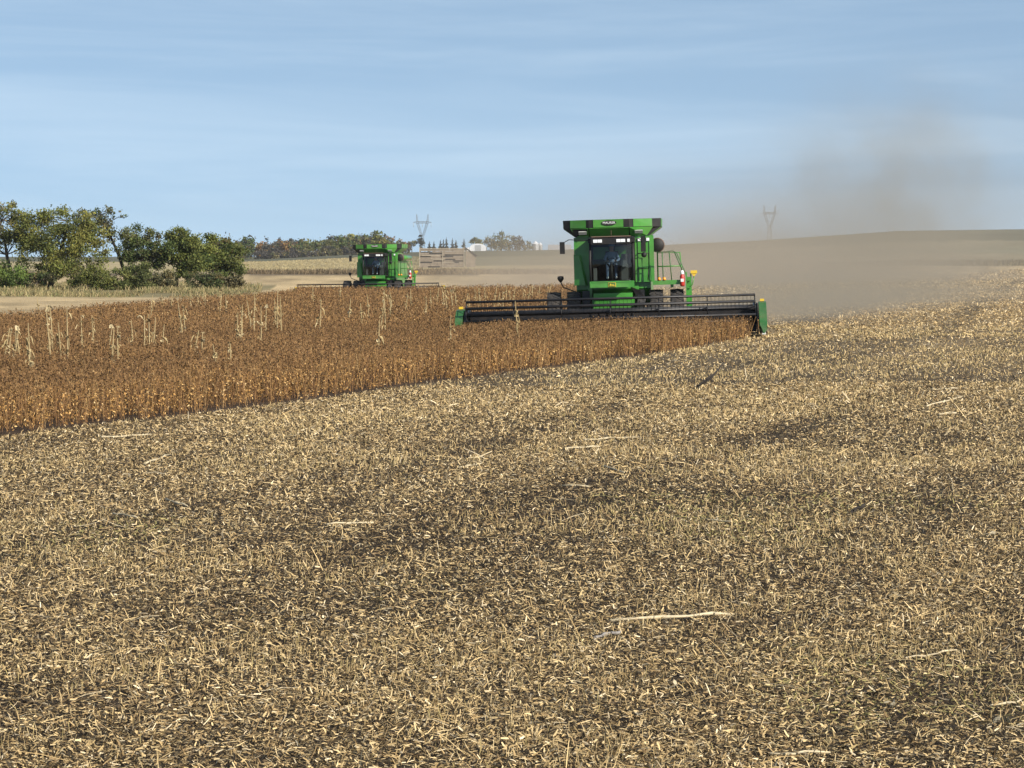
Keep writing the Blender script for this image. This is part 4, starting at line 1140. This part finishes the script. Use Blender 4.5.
    fc = bpy.data.curves.new('lettering', 'FONT'); fc.body = 'MAURER'; fc.size = .13; fc.align_x = 'CENTER'; fc.align_y = 'CENTER'; fc.extrude = .004
    tmp = bpy.data.objects.new('tmp', fc); C.objects.link(tmp)
    me = bpy.data.meshes.new_from_object(tmp.evaluated_get(bpy.context.evaluated_depsgraph_get()))
    bpy.data.objects.remove(tmp)
    lt = link(me, 'lettering', M['white'], tank); lt.location = (-.105, -.372, 4.56); lt.rotation_euler = (math.pi / 2, 0, 0)
    rail(root, 'antenna', [[(-.03, -.2, 3.98), (-.03, -.2, 4.32)]], .009, M['tan_rubber'])
    # cab: floor, posts, rear wall; glass, roof, lights and fittings below it
    m = MB()
    m.box(-.86, .86, -1.5, .28, 2.16, 2.26)
    for sx in (-1, 1):
        m.tube([(sx * .84, -1.55, 2.2), (sx * .86, -1.60, 3.0), (sx * .84, -1.5, 3.76)], .05, 8)
        m.tube([(sx * .84, -.35, 2.2), (sx * .86, -.38, 3.0), (sx * .84, -.35, 3.76)], .04, 8)
        m.box(sx * .84 - .05, sx * .84 + .05, .1, .235, 2.2, 3.78)
    m.box(-.79, .79, .20, .235, 2.26, 3.1); m.box(-.79, .79, .20, .235, 3.6, 3.76)
    cab = m.build('cab', K, root)
    m = MB()
    nseg = 10
    vs = []
    for z in (2.24, 2.7, 3.2, 3.75):
        for i in range(nseg + 1):
            u = -1 + 2 * i / nseg
            vs.append((u * .80, -1.55 - .22 * (1 - u * u) - .05 * math.sin((z - 2.2) * 2), z))
    fs = [(r_ * (nseg + 1) + i, r_ * (nseg + 1) + i + 1, (r_ + 1) * (nseg + 1) + i + 1, (r_ + 1) * (nseg + 1) + i) for r_ in range(3) for i in range(nseg)]
    m.add(vs, fs, True); m.build('windshield', M['glass'], cab)
    for sx in (-1, 1):
        m = MB(); m.add([(sx * .85, -1.5, 2.24), (sx * .85, .1, 2.24), (sx * .85, .1, 3.75), (sx * .85, -1.5, 3.75)], [(0, 1, 2, 3)]); m.build('side_window', M['glass'], cab)
    m = MB(); m.box(-.80, .80, -1.84, -1.5, 3.70, 3.93); m.box(-.92, .92, -1.72, .31, 3.76, 3.95); m.prism([(-1.80, 3.93), (-1.72, 3.99), (.28, 4.01), (.28, 3.951), (-1.70, 3.951)], -.86, .86, 'x'); m.build('cab_roof', K, cab)
    m = MB(); m.box(-.78, .78, -1.80, -1.70, 3.985, 4.02); m.build('roof_trim', M['yellow'] if False else M['tan_rubber'], cab)
    for x0, w_ in ((-.62, .085), (-.44, .085), (.30, .085), (.48, .085), (.70, .05)):
        m = MB(); m.box(x0 - w_, x0 + w_, -1.875, -1.842, 3.77, 3.89); m.build('work_light', M['lens'], cab)
    m = MB(); m.box(-.88, .88, -1.80, -1.52, 1.98, 2.23); m.box(-.80, .80, -1.82, -1.80, 2.18, 2.23); sill = m.build('front_sill', G, cab)
    m = MB(); m.box(-.15, .15, -1.822, -1.803, 2.0, 2.17); m.build('badge', M['yellow'], cab)
    m = MB(); m.box(-.132, .132, -1.83, -1.823, 2.012, 2.158); m.build('badge_field', M['green_dark'], cab)
    deer = [(-.118, .052), (-.085, .068), (-.075, .10), (-.06, .125), (-.052, .105), (-.03, .13), (-.038, .10), (-.045, .082), (-.02, .075), (.04, .08), (.075, .07), (.10, .052), (.118, .03), (.108, .025), (.075, .045), (.05, .045), (.075, .018), (.062, .015), (.03, .042), (-.03, .045), (-.07, .018), (-.082, .022), (-.055, .045), (-.08, .05), (-.10, .042)]
    m = MB(); m.prism([(a * 1.02, 2.012 + b) for a, b in deer], -1.836, -1.831, 'y'); m.build('deer_emblem', M['yellow'], cab)
    # inside of the cab
    m = MB(); m.box(-.30, .24, -.55, -.05, 2.62, 2.76); m.box(-.28, .22, -.12, .04, 2.76, 3.42); m.box(-.15, .10, -.1, .02, 3.44, 3.62); m.box(-.2, .14, -.5, -.1, 2.26, 2.62); m.build('seat', M['seat_cloth'], cab)
    m = MB(); m.box(.36, .62, -.95, -.1, 2.26, 2.90); m.box(.40, .58, -1.15, -.95, 2.78, 3.06); m.box(-.76, -.62, -.8, .1, 2.26, 2.75); m.box(.34, .70, -.2, .15, 2.9, 3.3); m.build('console', M['grey_trim'], cab)
    m = MB(); m.tube([(-.03, -1.25, 2.26), (-.03, -1.1, 2.85), (-.03, -.98, 2.98)], [.09, .06, .04], 8)
    ring = [(-.03 + .2 * math.cos(a), -.98 + .12 * math.sin(a), 2.98 + .16 * math.sin(a)) for a in np.linspace(0, 2 * math.pi, 21)]
    m.tube(ring, .017, 6, False); m.tube([ring[0], ring[10]], .014, 5); m.build('steering_wheel', K, cab)
    # chassis front, feeder house, axle
    m = MB(); m.box(-.78, .78, -.9, .3, 1.50, 1.74); m.box(-.85, -.70, -.6, .3, 1.2, 1.5); m.box(.70, .85, -.6, .3, 1.2, 1.5); m.box(.86, 1.02, -.3, .1, 1.55, 2.0); m.box(-1.0, -.86, -.3, .1, 1.55, 1.95)
    m.build('front_frame', G, root)
    m = MB(); m.prism([(.6, 1.65), (-1.0, 1.46), (-3.55, 1.12), (-3.55, .28), (.6, .95)], -.72, .72, 'x')
    for i in range(7): m.box(-.66 + i * .205, -.62 + i * .205, -1.03, -.995, .9, 1.45)
    m.build('feeder_house', G, root)
    m = MB(); m.tube([(-2.7, 0, .92), (2.7, 0, .92)], .16, 12); m.box(-1.2, 1.2, -.3, .35, .72, 1.2); m.box(-1.25, -.95, -.4, .4, .7, 1.85); m.box(.95, 1.25, -.4, .4, .7, 1.85)
    for k in range(7): m.tube([(.75 + .05 * k, -.5, 1.95 - .02 * k), (1.0 + .05 * k, -.62, 1.5), (.95 + .03 * k, -.9, 1.0)], .022, 5)
    m.build('axle', ST, root)
    m = MB(); m.tube([(-1.2, 5.2, .75), (1.2, 5.2, .75)], .12, 10); m.box(-.3, .3, 5.0, 5.4, .7, 1.5); m.build('axle', ST, root)
    for x0, sd_ in ((-2.40, -1), (-1.60, -1), (1.72, 1), (2.55, 1)): wheel(root, x0, 0, .92, .54, sd_)
    for x0, sd_ in ((-1.45, -1), (1.45, 1)): wheel(root, x0, 5.2, .70, .46, sd_)
    # platform, ladder, extinguisher
    m = MB(); m.box(1.60, 2.88, -.62, .75, 2.06, 2.14); m.box(1.60, 2.88, -.66, -.62, 2.02, 2.20); m.box(2.3, 2.42, -.5, .6, 1.9, 2.06); pf = m.build('platform', G, root)
    rail(root, 'railing', [[(1.80, -.58, 2.16), (1.80, -.58, 3.33), (2.42, -.58, 3.36), (2.58, -.58, 3.28), (2.92, -.58, 2.45), (3.0, -.58, 2.05)], [(2.0, -.58, 3.34), (2.02, -.58, 2.14)], [(2.28, -.58, 3.35), (2.36, -.58, 2.14)], [(2.5, -.58, 3.3), (2.82, -.58, 2.5)]], .021, M['green_dark'])
    rail(root, 'railing', [[(1.80, .7, 2.16), (1.80, .7, 3.3), (2.7, .7, 3.3), (2.8, .7, 2.14)], [(1.8, .7, 2.75), (2.76, .7, 2.75)]], .026, G)
    m = MB()
    m.box(2.92, 2.97, -.60, -.50, .75, 2.5); m.box(3.10, 3.15, -.60, -.50, .95, 2.45); m.box(2.95, 3.12, -.12, -.02, .8, 2.3)
    for k in range(5): m.box(2.97, 3.10, -.62, -.05, .95 + k * .3, .99 + k * .3)
    m.build('ladder', G, root)
    m = MB(); m.lathe([(.01, 1.93), (.085, 1.95), (.095, 2.0), (.095, 2.34), (.06, 2.42), (.03, 2.44)], (2.78, -.72, 0), 'z', 16); ex = m.build('fire_extinguisher', M['red'], root)
    m = MB(); m.lathe([(.07, 2.42), (.075, 2.46), (.055, 2.56), (.01, 2.58)], (2.78, -.72, 0), 'z', 12); m.build('valve_cap', M['white'], ex)
    m = MB(); m.box(2.72, 2.84, -.826, -.815, 2.12, 2.24); m.build('sticker', M['white'], ex)
    for x0 in (1.86, 2.06):
        m = MB(); m.lathe([(.01, 2.20), (.065, 2.20), (.065, 2.27), (.03, 2.32), (.01, 2.32)], (x0, -.64, 0), 'z', 12); m.build('marker_lamp', M['amber'], root)
    m = MB(); m.box(3.12, 3.38, -.68, -.56, 2.44, 2.56); m.prism([(3.15, 2.44), (3.35, 2.44), (3.28, 2.33), (3.22, 2.33)], -.66, -.58, 'y'); wl = m.build('warning_lamp', M['yellow'], root)
    rail(wl, 'lamp_arm', [[(3.25, -.62, 2.33), (3.18, -.6, 2.0), (3.02, -.6, 1.85)]], .02, G)
    m = MB(); m.lathe([(.01, 2.48), (.12, 2.46), (.13, 2.36), (.08, 2.28), (.03, 2.22)], (-2.1, -.5, 0), 'z', 14); ml = m.build('marker_lamp', K, root)
    rail(ml, 'lamp_arm', [[(-2.1, -.5, 2.24), (-2.0, -.5, 2.02), (-1.5, -.4, 1.82)]], .025, K)
    # mirrors
    m = MB(); m.box(-2.08, -1.88, -.98, -.90, 3.36, 3.84); mi = m.build('mirror', K, root)
    rail(mi, 'mirror_arm', [[(-1.98, -.89, 3.78), (-1.7, -1.1, 3.92), (-.86, -1.45, 3.86)]], .016, K)
    m = MB(); m.box(1.16, 1.36, -.98, -.90, 3.36, 3.98); m.lathe([(.01, -.06), (.11, -.05), (.11, .03), (.01, .04)], (1.28, -.94, 3.24), 'y', 16); mi = m.build('mirror', K, root)
    rail(mi, 'mirror_arm', [[(1.26, -.89, 3.7), (1.1, -1.2, 3.9), (.86, -1.45, 3.86)]], .016, K)
    # unloading auger folded back along the side, with its elbow
    m = MB(); m.tube([(1.80, .95, 3.62), (1.80, 4.0, 3.60), (1.80, 6.3, 3.58)], .19, 16); au = m.build('unloading_auger', G, root)
    m = MB(); m.lathe([(.01, -.12), (.24, -.12), (.27, -.08), (.27, .3), (.2, .34)], (1.80, .60, 3.62), 'y', 28); m.build('elbow_boot', M['black'], au)
    m = MB(); m.lathe([(.272, -.06), (.30, -.04), (.30, .24), (.272, .26)], (1.80, .60, 3.62), 'y', 28); m.build('boot_rim', M['tan_rubber'], au)
    m = MB(); m.tube([(-.8, 4.3, 3.9), (-.8, 4.3, 4.5), (-.8, 4.5, 4.7)], .09, 10); m.build('exhaust', ST, root)
    # header
    W_ = 5.66
    m = MB(); m.tube([(-W_, -3.62, 1.12), (W_, -3.62, 1.12)], .07, 8); m.box(-W_, W_, -3.60, -3.54, .22, 1.06); m.box(-W_, W_, -3.54, -3.38, .28, .46)
    for x0 in (-5.62, -3.75, -1.88, 1.88, 3.75, 5.62): m.box(x0 - .06, x0 + .06, -3.54, -3.42, .3, 1.06)
    for sx in (-1, 1): m.prism([(-3.5, .2), (-3.5, 1.25), (-4.2, 1.25), (-5.3, .62), (-5.35, .1)], sx * 5.67 - .03, sx * 5.67 + .03, 'x')
    hd = m.build('header', ST, root)
    m = MB()
    m.prism([(-3.62, .62), (-3.62, .66), (-5.0, .20), (-5.0, .16)], -W_ + .05, -.95, 'x'); m.prism([(-3.62, .62), (-3.62, .66), (-5.0, .20), (-5.0, .16)], .95, W_ - .05, 'x'); m.build('draper_belt', K, hd)
    m = MB(); m.lathe([(.14, -.9), (.14, .9)], (0, -3.95, .75), 'x', 16)
    for sgn in (-1, 1):
        for k in range(40):
            a0 = k * .4; a1 = a0 + .4; x0 = sgn * (.9 - k * .021); x1 = sgn * (.9 - (k + 1) * .021)
            m.add([(x0, -3.95 + .14 * math.cos(a0), .75 + .14 * math.sin(a0)), (x0, -3.95 + .30 * math.cos(a0), .75 + .30 * math.sin(a0)), (x1, -3.95 + .30 * math.cos(a1), .75 + .30 * math.sin(a1)), (x1, -3.95 + .14 * math.cos(a1), .75 + .14 * math.sin(a1))], [(0, 1, 2, 3)])
    m.build('feed_auger', ST, hd)
    m = MB(); m.box(-W_, W_, -5.14, -4.98, .08, .14)
    for k in range(148): x0 = -W_ + .04 + k * .0762; m.prism([(-5.14, .09), (-5.14, .13), (-5.28, .105)], x0, x0 + .03, 'x')
    m.build('cutter_bar', ST, hd)
    rc = (-4.85, 1.08); rr = .50
    m = MB(); m.tube([(-W_ + .05, *rc), (W_ - .05, *rc)], .085, 12)
    ang = [math.pi / 2 + k * math.pi / 3 for k in range(6)]
    for a in ang: m.tube([(-W_ + .06, rc[0] - rr * math.cos(a), rc[1] + rr * math.sin(a)), (W_ - .06, rc[0] - rr * math.cos(a), rc[1] + rr * math.sin(a))], 0.05, 6)
    for x0 in (-5.58, -3.75, -1.88, 0, 1.88, 3.75, 5.58):
        for a in ang: m.tube([(x0, *rc), (x0, rc[0] - rr * math.cos(a), rc[1] + rr * math.sin(a))], .024, 5)
        for k in range(6):
            a, b = ang[k], ang[(k + 1) % 6]
            m.tube([(x0, rc[0] - .44 * math.cos(a), rc[1] + .44 * math.sin(a)), (x0, rc[0] - .44 * math.cos(b), rc[1] + .44 * math.sin(b))], .018, 4)
    m.build('reel', ST, hd)
    for a in ang:
        yy, zz = rc[0] - rr * math.cos(a), rc[1] + rr * math.sin(a)
        m = MB(); vs = []; fs = []
        for k in range(73):
            x0 = -W_ + .15 + k * .154; o = len(vs)
            vs += [(x0, yy, zz + .02), (x0, yy, zz), (x0 + .016, yy, zz), (x0 + .016, yy, zz + .02), (x0 + .005, yy + .06, zz - .25), (x0 + .012, yy + .06, zz - .25)]
            fs += [(o, o + 1, o + 2, o + 3), (o + 1, o + 4, o + 5, o + 2)]
            if k: fs.append((o - 3, o - 4, o + 1, o))
        m.add(vs, fs); m.build('tine_comb', K, hd)
    for sx in (-1, 1):
        m = MB(); m.prism([(-3.5, 1.18), (-3.5, 1.30), (-4.9, 1.16), (-4.9, 1.02)], sx * 5.56 - .05, sx * 5.56 + .05, 'x'); m.tube([(sx * 5.56, -3.6, .9), (sx * 5.56, -4.5, 1.1)], .035, 8); m.build('reel_arm', ST, hd)
        a, b = (5.73, 6.02) if sx > 0 else (-6.02, -5.73)
        m = MB(); prof = [(-3.45, .30), (-3.45, 1.12), (-3.8, 1.30), (-4.5, 1.26), (-5.3, .84), (-5.9, .38), (-5.5, .24), (-4.4, .22)]
        m.prism(prof, a + .04 * (sx < 0) * 0, b, 'x'); m.add([(a, -5.6, .24), (b, -5.6, .24), ((a + b) / 2, -6.5, .10), (a, -5.75, .48), (b, -5.75, .48)], [(0, 1, 2), (0, 2, 3), (1, 4, 2), (3, 2, 4), (0, 3, 4, 1)])
        dv = m.build('divider', GD, hd)
        m = MB(); m.box(a + .02, b - .02, -5.5, -3.5, .10, .215); m.build('skid_shoe', K, dv)
        m = MB(); m.box((a + b) / 2 - .08, (a + b) / 2 + .08, -3.95, -3.8, 1.31, 1.40); m.build('marker_lamp', M['yellow'], hd)
        m = MB(); m.box(a + .08, a + .22, -5.62, -5.45, .06, .22); m.build('runner', M['white'], dv)
    return root

base = at(614.8, 121.0)
comb = make_combine(base, (0, R(-1.6), R(-3.6)), 'nearer green combine facing us with its wide dark header cutting the soybean edge')
b2 = at(377.5, 240.0)
comb2 = copy_tree(comb)
comb2.location = b2; comb2.rotation_euler = (0, R(-.8), R(-6.0))
tag(comb2, 'farther green combine, half turned, working along the back of the brown crop')

# ------------------------------------------------------------------ the drivers
def skinned(name, joints, edges, radii, root_i, colour_of, parent=None):
    me = bpy.data.meshes.new(name)
    me.from_pydata(joints, edges, []); me.update()
    o = bpy.data.objects.new(name, me); C.objects.link(o)
    mo = o.modifiers.new('skin', 'SKIN')
    for i, r_ in enumerate(radii):
        me.skin_vertices[0].data[i].radius = (r_, r_) if not isinstance(r_, tuple) else r_
        me.skin_vertices[0].data[i].use_root = (i == root_i)
    mo.use_smooth_shade = True
    ss = o.modifiers.new('sub', 'SUBSURF'); ss.levels = 2; ss.render_levels = 2
    ev = o.evaluated_get(bpy.context.evaluated_depsgraph_get())
    me2 = bpy.data.meshes.new_from_object(ev)
    bpy.data.objects.remove(o)
    mats, fn = colour_of
    for m_ in mats: me2.materials.append(m_)
    for p in me2.polygons:
        p.material_index = fn(p.center); p.use_smooth = True
    ob = bpy.data.objects.new(name, me2); C.objects.link(ob)
    if parent: ob.parent = parent
    return ob
def make_driver():
    root = empty('person')
    # seated on the cab seat: coordinates of the machine, seat top 2.76
    J = [(-.03, -.22, 2.86), (-.03, -.18, 3.08), (-.03, -.17, 3.28), (-.03, -.18, 3.42), (-.03, -.21, 3.50), (-.03, -.22, 3.60), (-.03, -.21, 3.68),
         (-.22, -.18, 3.31), (-.32, -.36, 3.10), (-.20, -.78, 3.02), (-.19, -.90, 3.04),
         (.16, -.18, 3.31), (.27, -.36, 3.08), (.14, -.78, 3.01), (.13, -.90, 3.03),
         (-.15, -.26, 2.86), (-.20, -.68, 2.86), (-.20, -.86, 2.42), (-.20, -.98, 2.32),
         (.09, -.26, 2.86), (.14, -.68, 2.86), (.14, -.86, 2.42), (.14, -.98, 2.32)]
    E = [(0, 1), (1, 2), (2, 3), (3, 4), (4, 5), (5, 6), (2, 7), (7, 8), (8, 9), (9, 10), (2, 11), (11, 12), (12, 13), (13, 14), (0, 15), (15, 16), (16, 17), (17, 18), (0, 19), (19, 20), (20, 21), (21, 22)]
    Rd = [.15, .15, .16, .06, .085, .10, .07, .07, .05, .036, .04, .07, .05, .036, .04, .10, .075, .05, .045, .10, .075, .05, .045]
    def colr(c):
        if c.z > 3.40: return 0
        if c.y < -.74 and c.z > 2.96: return 0
        if c.z < 2.40: return 3
        if c.z > 2.95: return 1
        return 2
    skinned('body', J, E, Rd, 0, ([M['skin'], M['shirt'], M['denim'], M['white']], colr), root)
    m = MB(); m.lathe([(.115, 3.62), (.118, 3.68), (.10, 3.74), (.05, 3.78), (.01, 3.785)], (-.03, -.20, 0), 'z', 16); m.prism([(-.13, -.30), (.07, -.30), (.05, -.43), (-.11, -.43)], 3.62, 3.635, 'z'); m.build('cap', M['shirt'], root)
    # fingers on the wheel rim
    m = MB()
    for sx, cx in ((-1, -.19), (1, .13)):
        for k in range(4):
            m.tube([(cx + (k - 1.5) * .022, -.90, 3.05), (cx + (k - 1.5) * .022, -.965, 3.06), (cx + (k - 1.5) * .022, -.98, 3.02)], [.011, .010, .008], 6)
        m.tube([(cx - sx * .04, -.89, 3.04), (cx - sx * .055, -.94, 3.0)], [.012, .009], 6)
    m.build('fingers', M['skin'], root)
    return root
drv = make_driver()
drv.location = comb.location; drv.rotation_euler = comb.rotation_euler
tag(drv, 'driver in blue shirt and cap seated behind the windshield of the nearer combine', 'person', 'combine drivers')
drv2 = copy_tree(drv)
drv2.location = comb2.location; drv2.rotation_euler = comb2.rotation_euler
tag(drv2, 'driver seated in the dark cab of the farther combine')

# ------------------------------------------------------------------ dust
def dust(name, box, expr, colour, label, absorb=None, aniso=0.15):
    x0, x1, y0, y1, z0, z1 = box
    m = MB(); m.box(*box)
    mt = bpy.data.materials.new(name + '_air'); mt.use_nodes = True
    t = mt.node_tree
    for n_ in list(t.nodes): t.nodes.remove(n_)
    o_ = N(t, 'ShaderNodeOutputMaterial')
    pv = N(t, 'ShaderNodeVolumePrincipled', inp={'Anisotropy': aniso}); pv.inputs['Color'].default_value = (*colour, 1)
    t.links.new(pv.outputs[0], o_.inputs['Volume'])
    co = N(t, 'ShaderNodeTexCoord'); sp = N(t, 'ShaderNodeSeparateXYZ'); t.links.new(co.outputs['Object'], sp.inputs[0])
    class E_:
        def __init__(s, sock): s.s = sock
        def op(s, op, b=None, c=None):
            n_ = N(t, 'ShaderNodeMath', operation=op)
            t.links.new(s.s, n_.inputs[0])
            for i, v in ((1, b), (2, c)):
                if v is None: continue
                if isinstance(v, E_): t.links.new(v.s, n_.inputs[i])
                else: n_.inputs[i].default_value = v
            return E_(n_.outputs[0])
        def __add__(s, b): return s.op('ADD', b)
        def __sub__(s, b): return s.op('SUBTRACT', b)
        def __mul__(s, b): return s.op('MULTIPLY', b)
        def __truediv__(s, b): return s.op('DIVIDE', b)
        def exp(s): return E_(N(t, 'ShaderNodeMath', operation='EXPONENT').outputs[0]) if False else s._exp()
        def _exp(s):
            n_ = N(t, 'ShaderNodeMath', operation='POWER', inp={0: math.e}); t.links.new(s.s, n_.inputs[1]); return E_(n_.outputs[0])
        def ramp(s, a, b):
            n_ = N(t, 'ShaderNodeMapRange', interpolation_type='SMOOTHSTEP', inp={'From Min': a, 'From Max': b}); t.links.new(s.s, n_.inputs['Value']); return E_(n_.outputs[0])
    def noise(scale, detail=3.0, stretch=(1, 1, 1)):
        mp_ = N(t, 'ShaderNodeMapping', inp={'Scale': stretch}); t.links.new(co.outputs['Object'], mp_.inputs[0])
        n_ = N(t, 'ShaderNodeTexNoise', inp={'Scale': scale, 'Detail': detail, 'Roughness': 0.55}); t.links.new(mp_.outputs[0], n_.inputs['Vector'])
        return E_(n_.outputs['Fac'])
    dens = expr(E_(sp.outputs['X']), E_(sp.outputs['Y']), E_(sp.outputs['Z']), noise)
    t.links.new(dens.s, pv.inputs['Density'])
    ob = m.build(name, mt); tag(ob, label, 'dust', kind='stuff')
    return ob
def near_dust(X, Y, Z, noise):
    rx = X - 5.5; ry = Y - 127.0
    tt = rx * .28 + ry * .96                    # along the path back from the machine
    ll = rx * .96 - ry * .28                    # across it, right positive
    wid = tt * .035 + 4.0
    a = (ll + tt * .055 - 1.0) / wid
    across = (a * a * -1.0)._exp()
    hz = tt * .008 + 1.35
    up = ((Z / hz) * -1.0)._exp()
    start = tt.ramp(-3, 10)
    end = tt.ramp(170, 50)
    n1 = noise(.16, 4.0, (1, .6, 1)).ramp(.30, .72)
    low = across * up * start * end * (n1 * 1.3 + .3) * 0.070
    def puff(cx, cy, cz, sx, sy, sz, k, n_, lo=.42, hi=.75):
        px = (X - cx) / sx; py = (Y - cy) / sy; pz = (Z - cz) / sz
        return ((px * px + py * py + pz * pz) * -1.0)._exp() * n_.ramp(lo, hi) * k
    n2 = noise(.22, 4.0)
    return low + puff(27.5, 208, 8.5, 7.0, 14, 5.0, .066, n2, .34, .70) + puff(25, 205, 4.5, 8.5, 20, 4.5, .020, n2, .30, .75) + puff(9, 150, 4.5, 5, 14, 3.4, .013, n2) + puff(35, 225, 5, 6, 12, 4, .014, n2)
dust('dust_cloud', (-6, 75, 121, 330, -1.2, 20), near_dust, (0.555, 0.495, 0.395), 'brown dust rising and drifting right behind the nearer combine')
def far_dust(X, Y, Z, noise):
    tt = (X + 9.0) * .28 + (Y - 247.0) * .96
    ll = (X + 9.0) * .96 - (Y - 247.0) * .28
    a = (ll - 3.0) / (tt * .10 + 4.0)
    up = ((Z / (tt * .015 + 2.0)) * -1.0)._exp()
    return (a * a * -1.0)._exp() * up * tt.ramp(-2, 12) * tt.ramp(260, 120) * (noise(.1, 3.0).ramp(.3, .7) * .8 + .4) * 0.058
dust('dust_cloud', (-24, 75, 246, 520, -1.5, 16), far_dust, (0.66, 0.57, 0.46), 'thin grey dust hanging right of the farther combine')

# ------------------------------------------------------------------ the air between here and the horizon
m = MB(); m.box(-5000, 5000, -60, 5000, -2.5, 75)
mt = bpy.data.materials.new('haze_air'); mt.use_nodes = True
t = mt.node_tree
for n_ in list(t.nodes): t.nodes.remove(n_)
o_ = N(t, 'ShaderNodeOutputMaterial'); pv = N(t, 'ShaderNodeVolumePrincipled', inp={'Density': HAZE, 'Anisotropy': 0.2}); pv.inputs['Color'].default_value = (0.86, 0.92, 1.0, 1)
t.links.new(pv.outputs[0], o_.inputs['Volume'])
tag(m.build('haze', mt), kind='stuff')
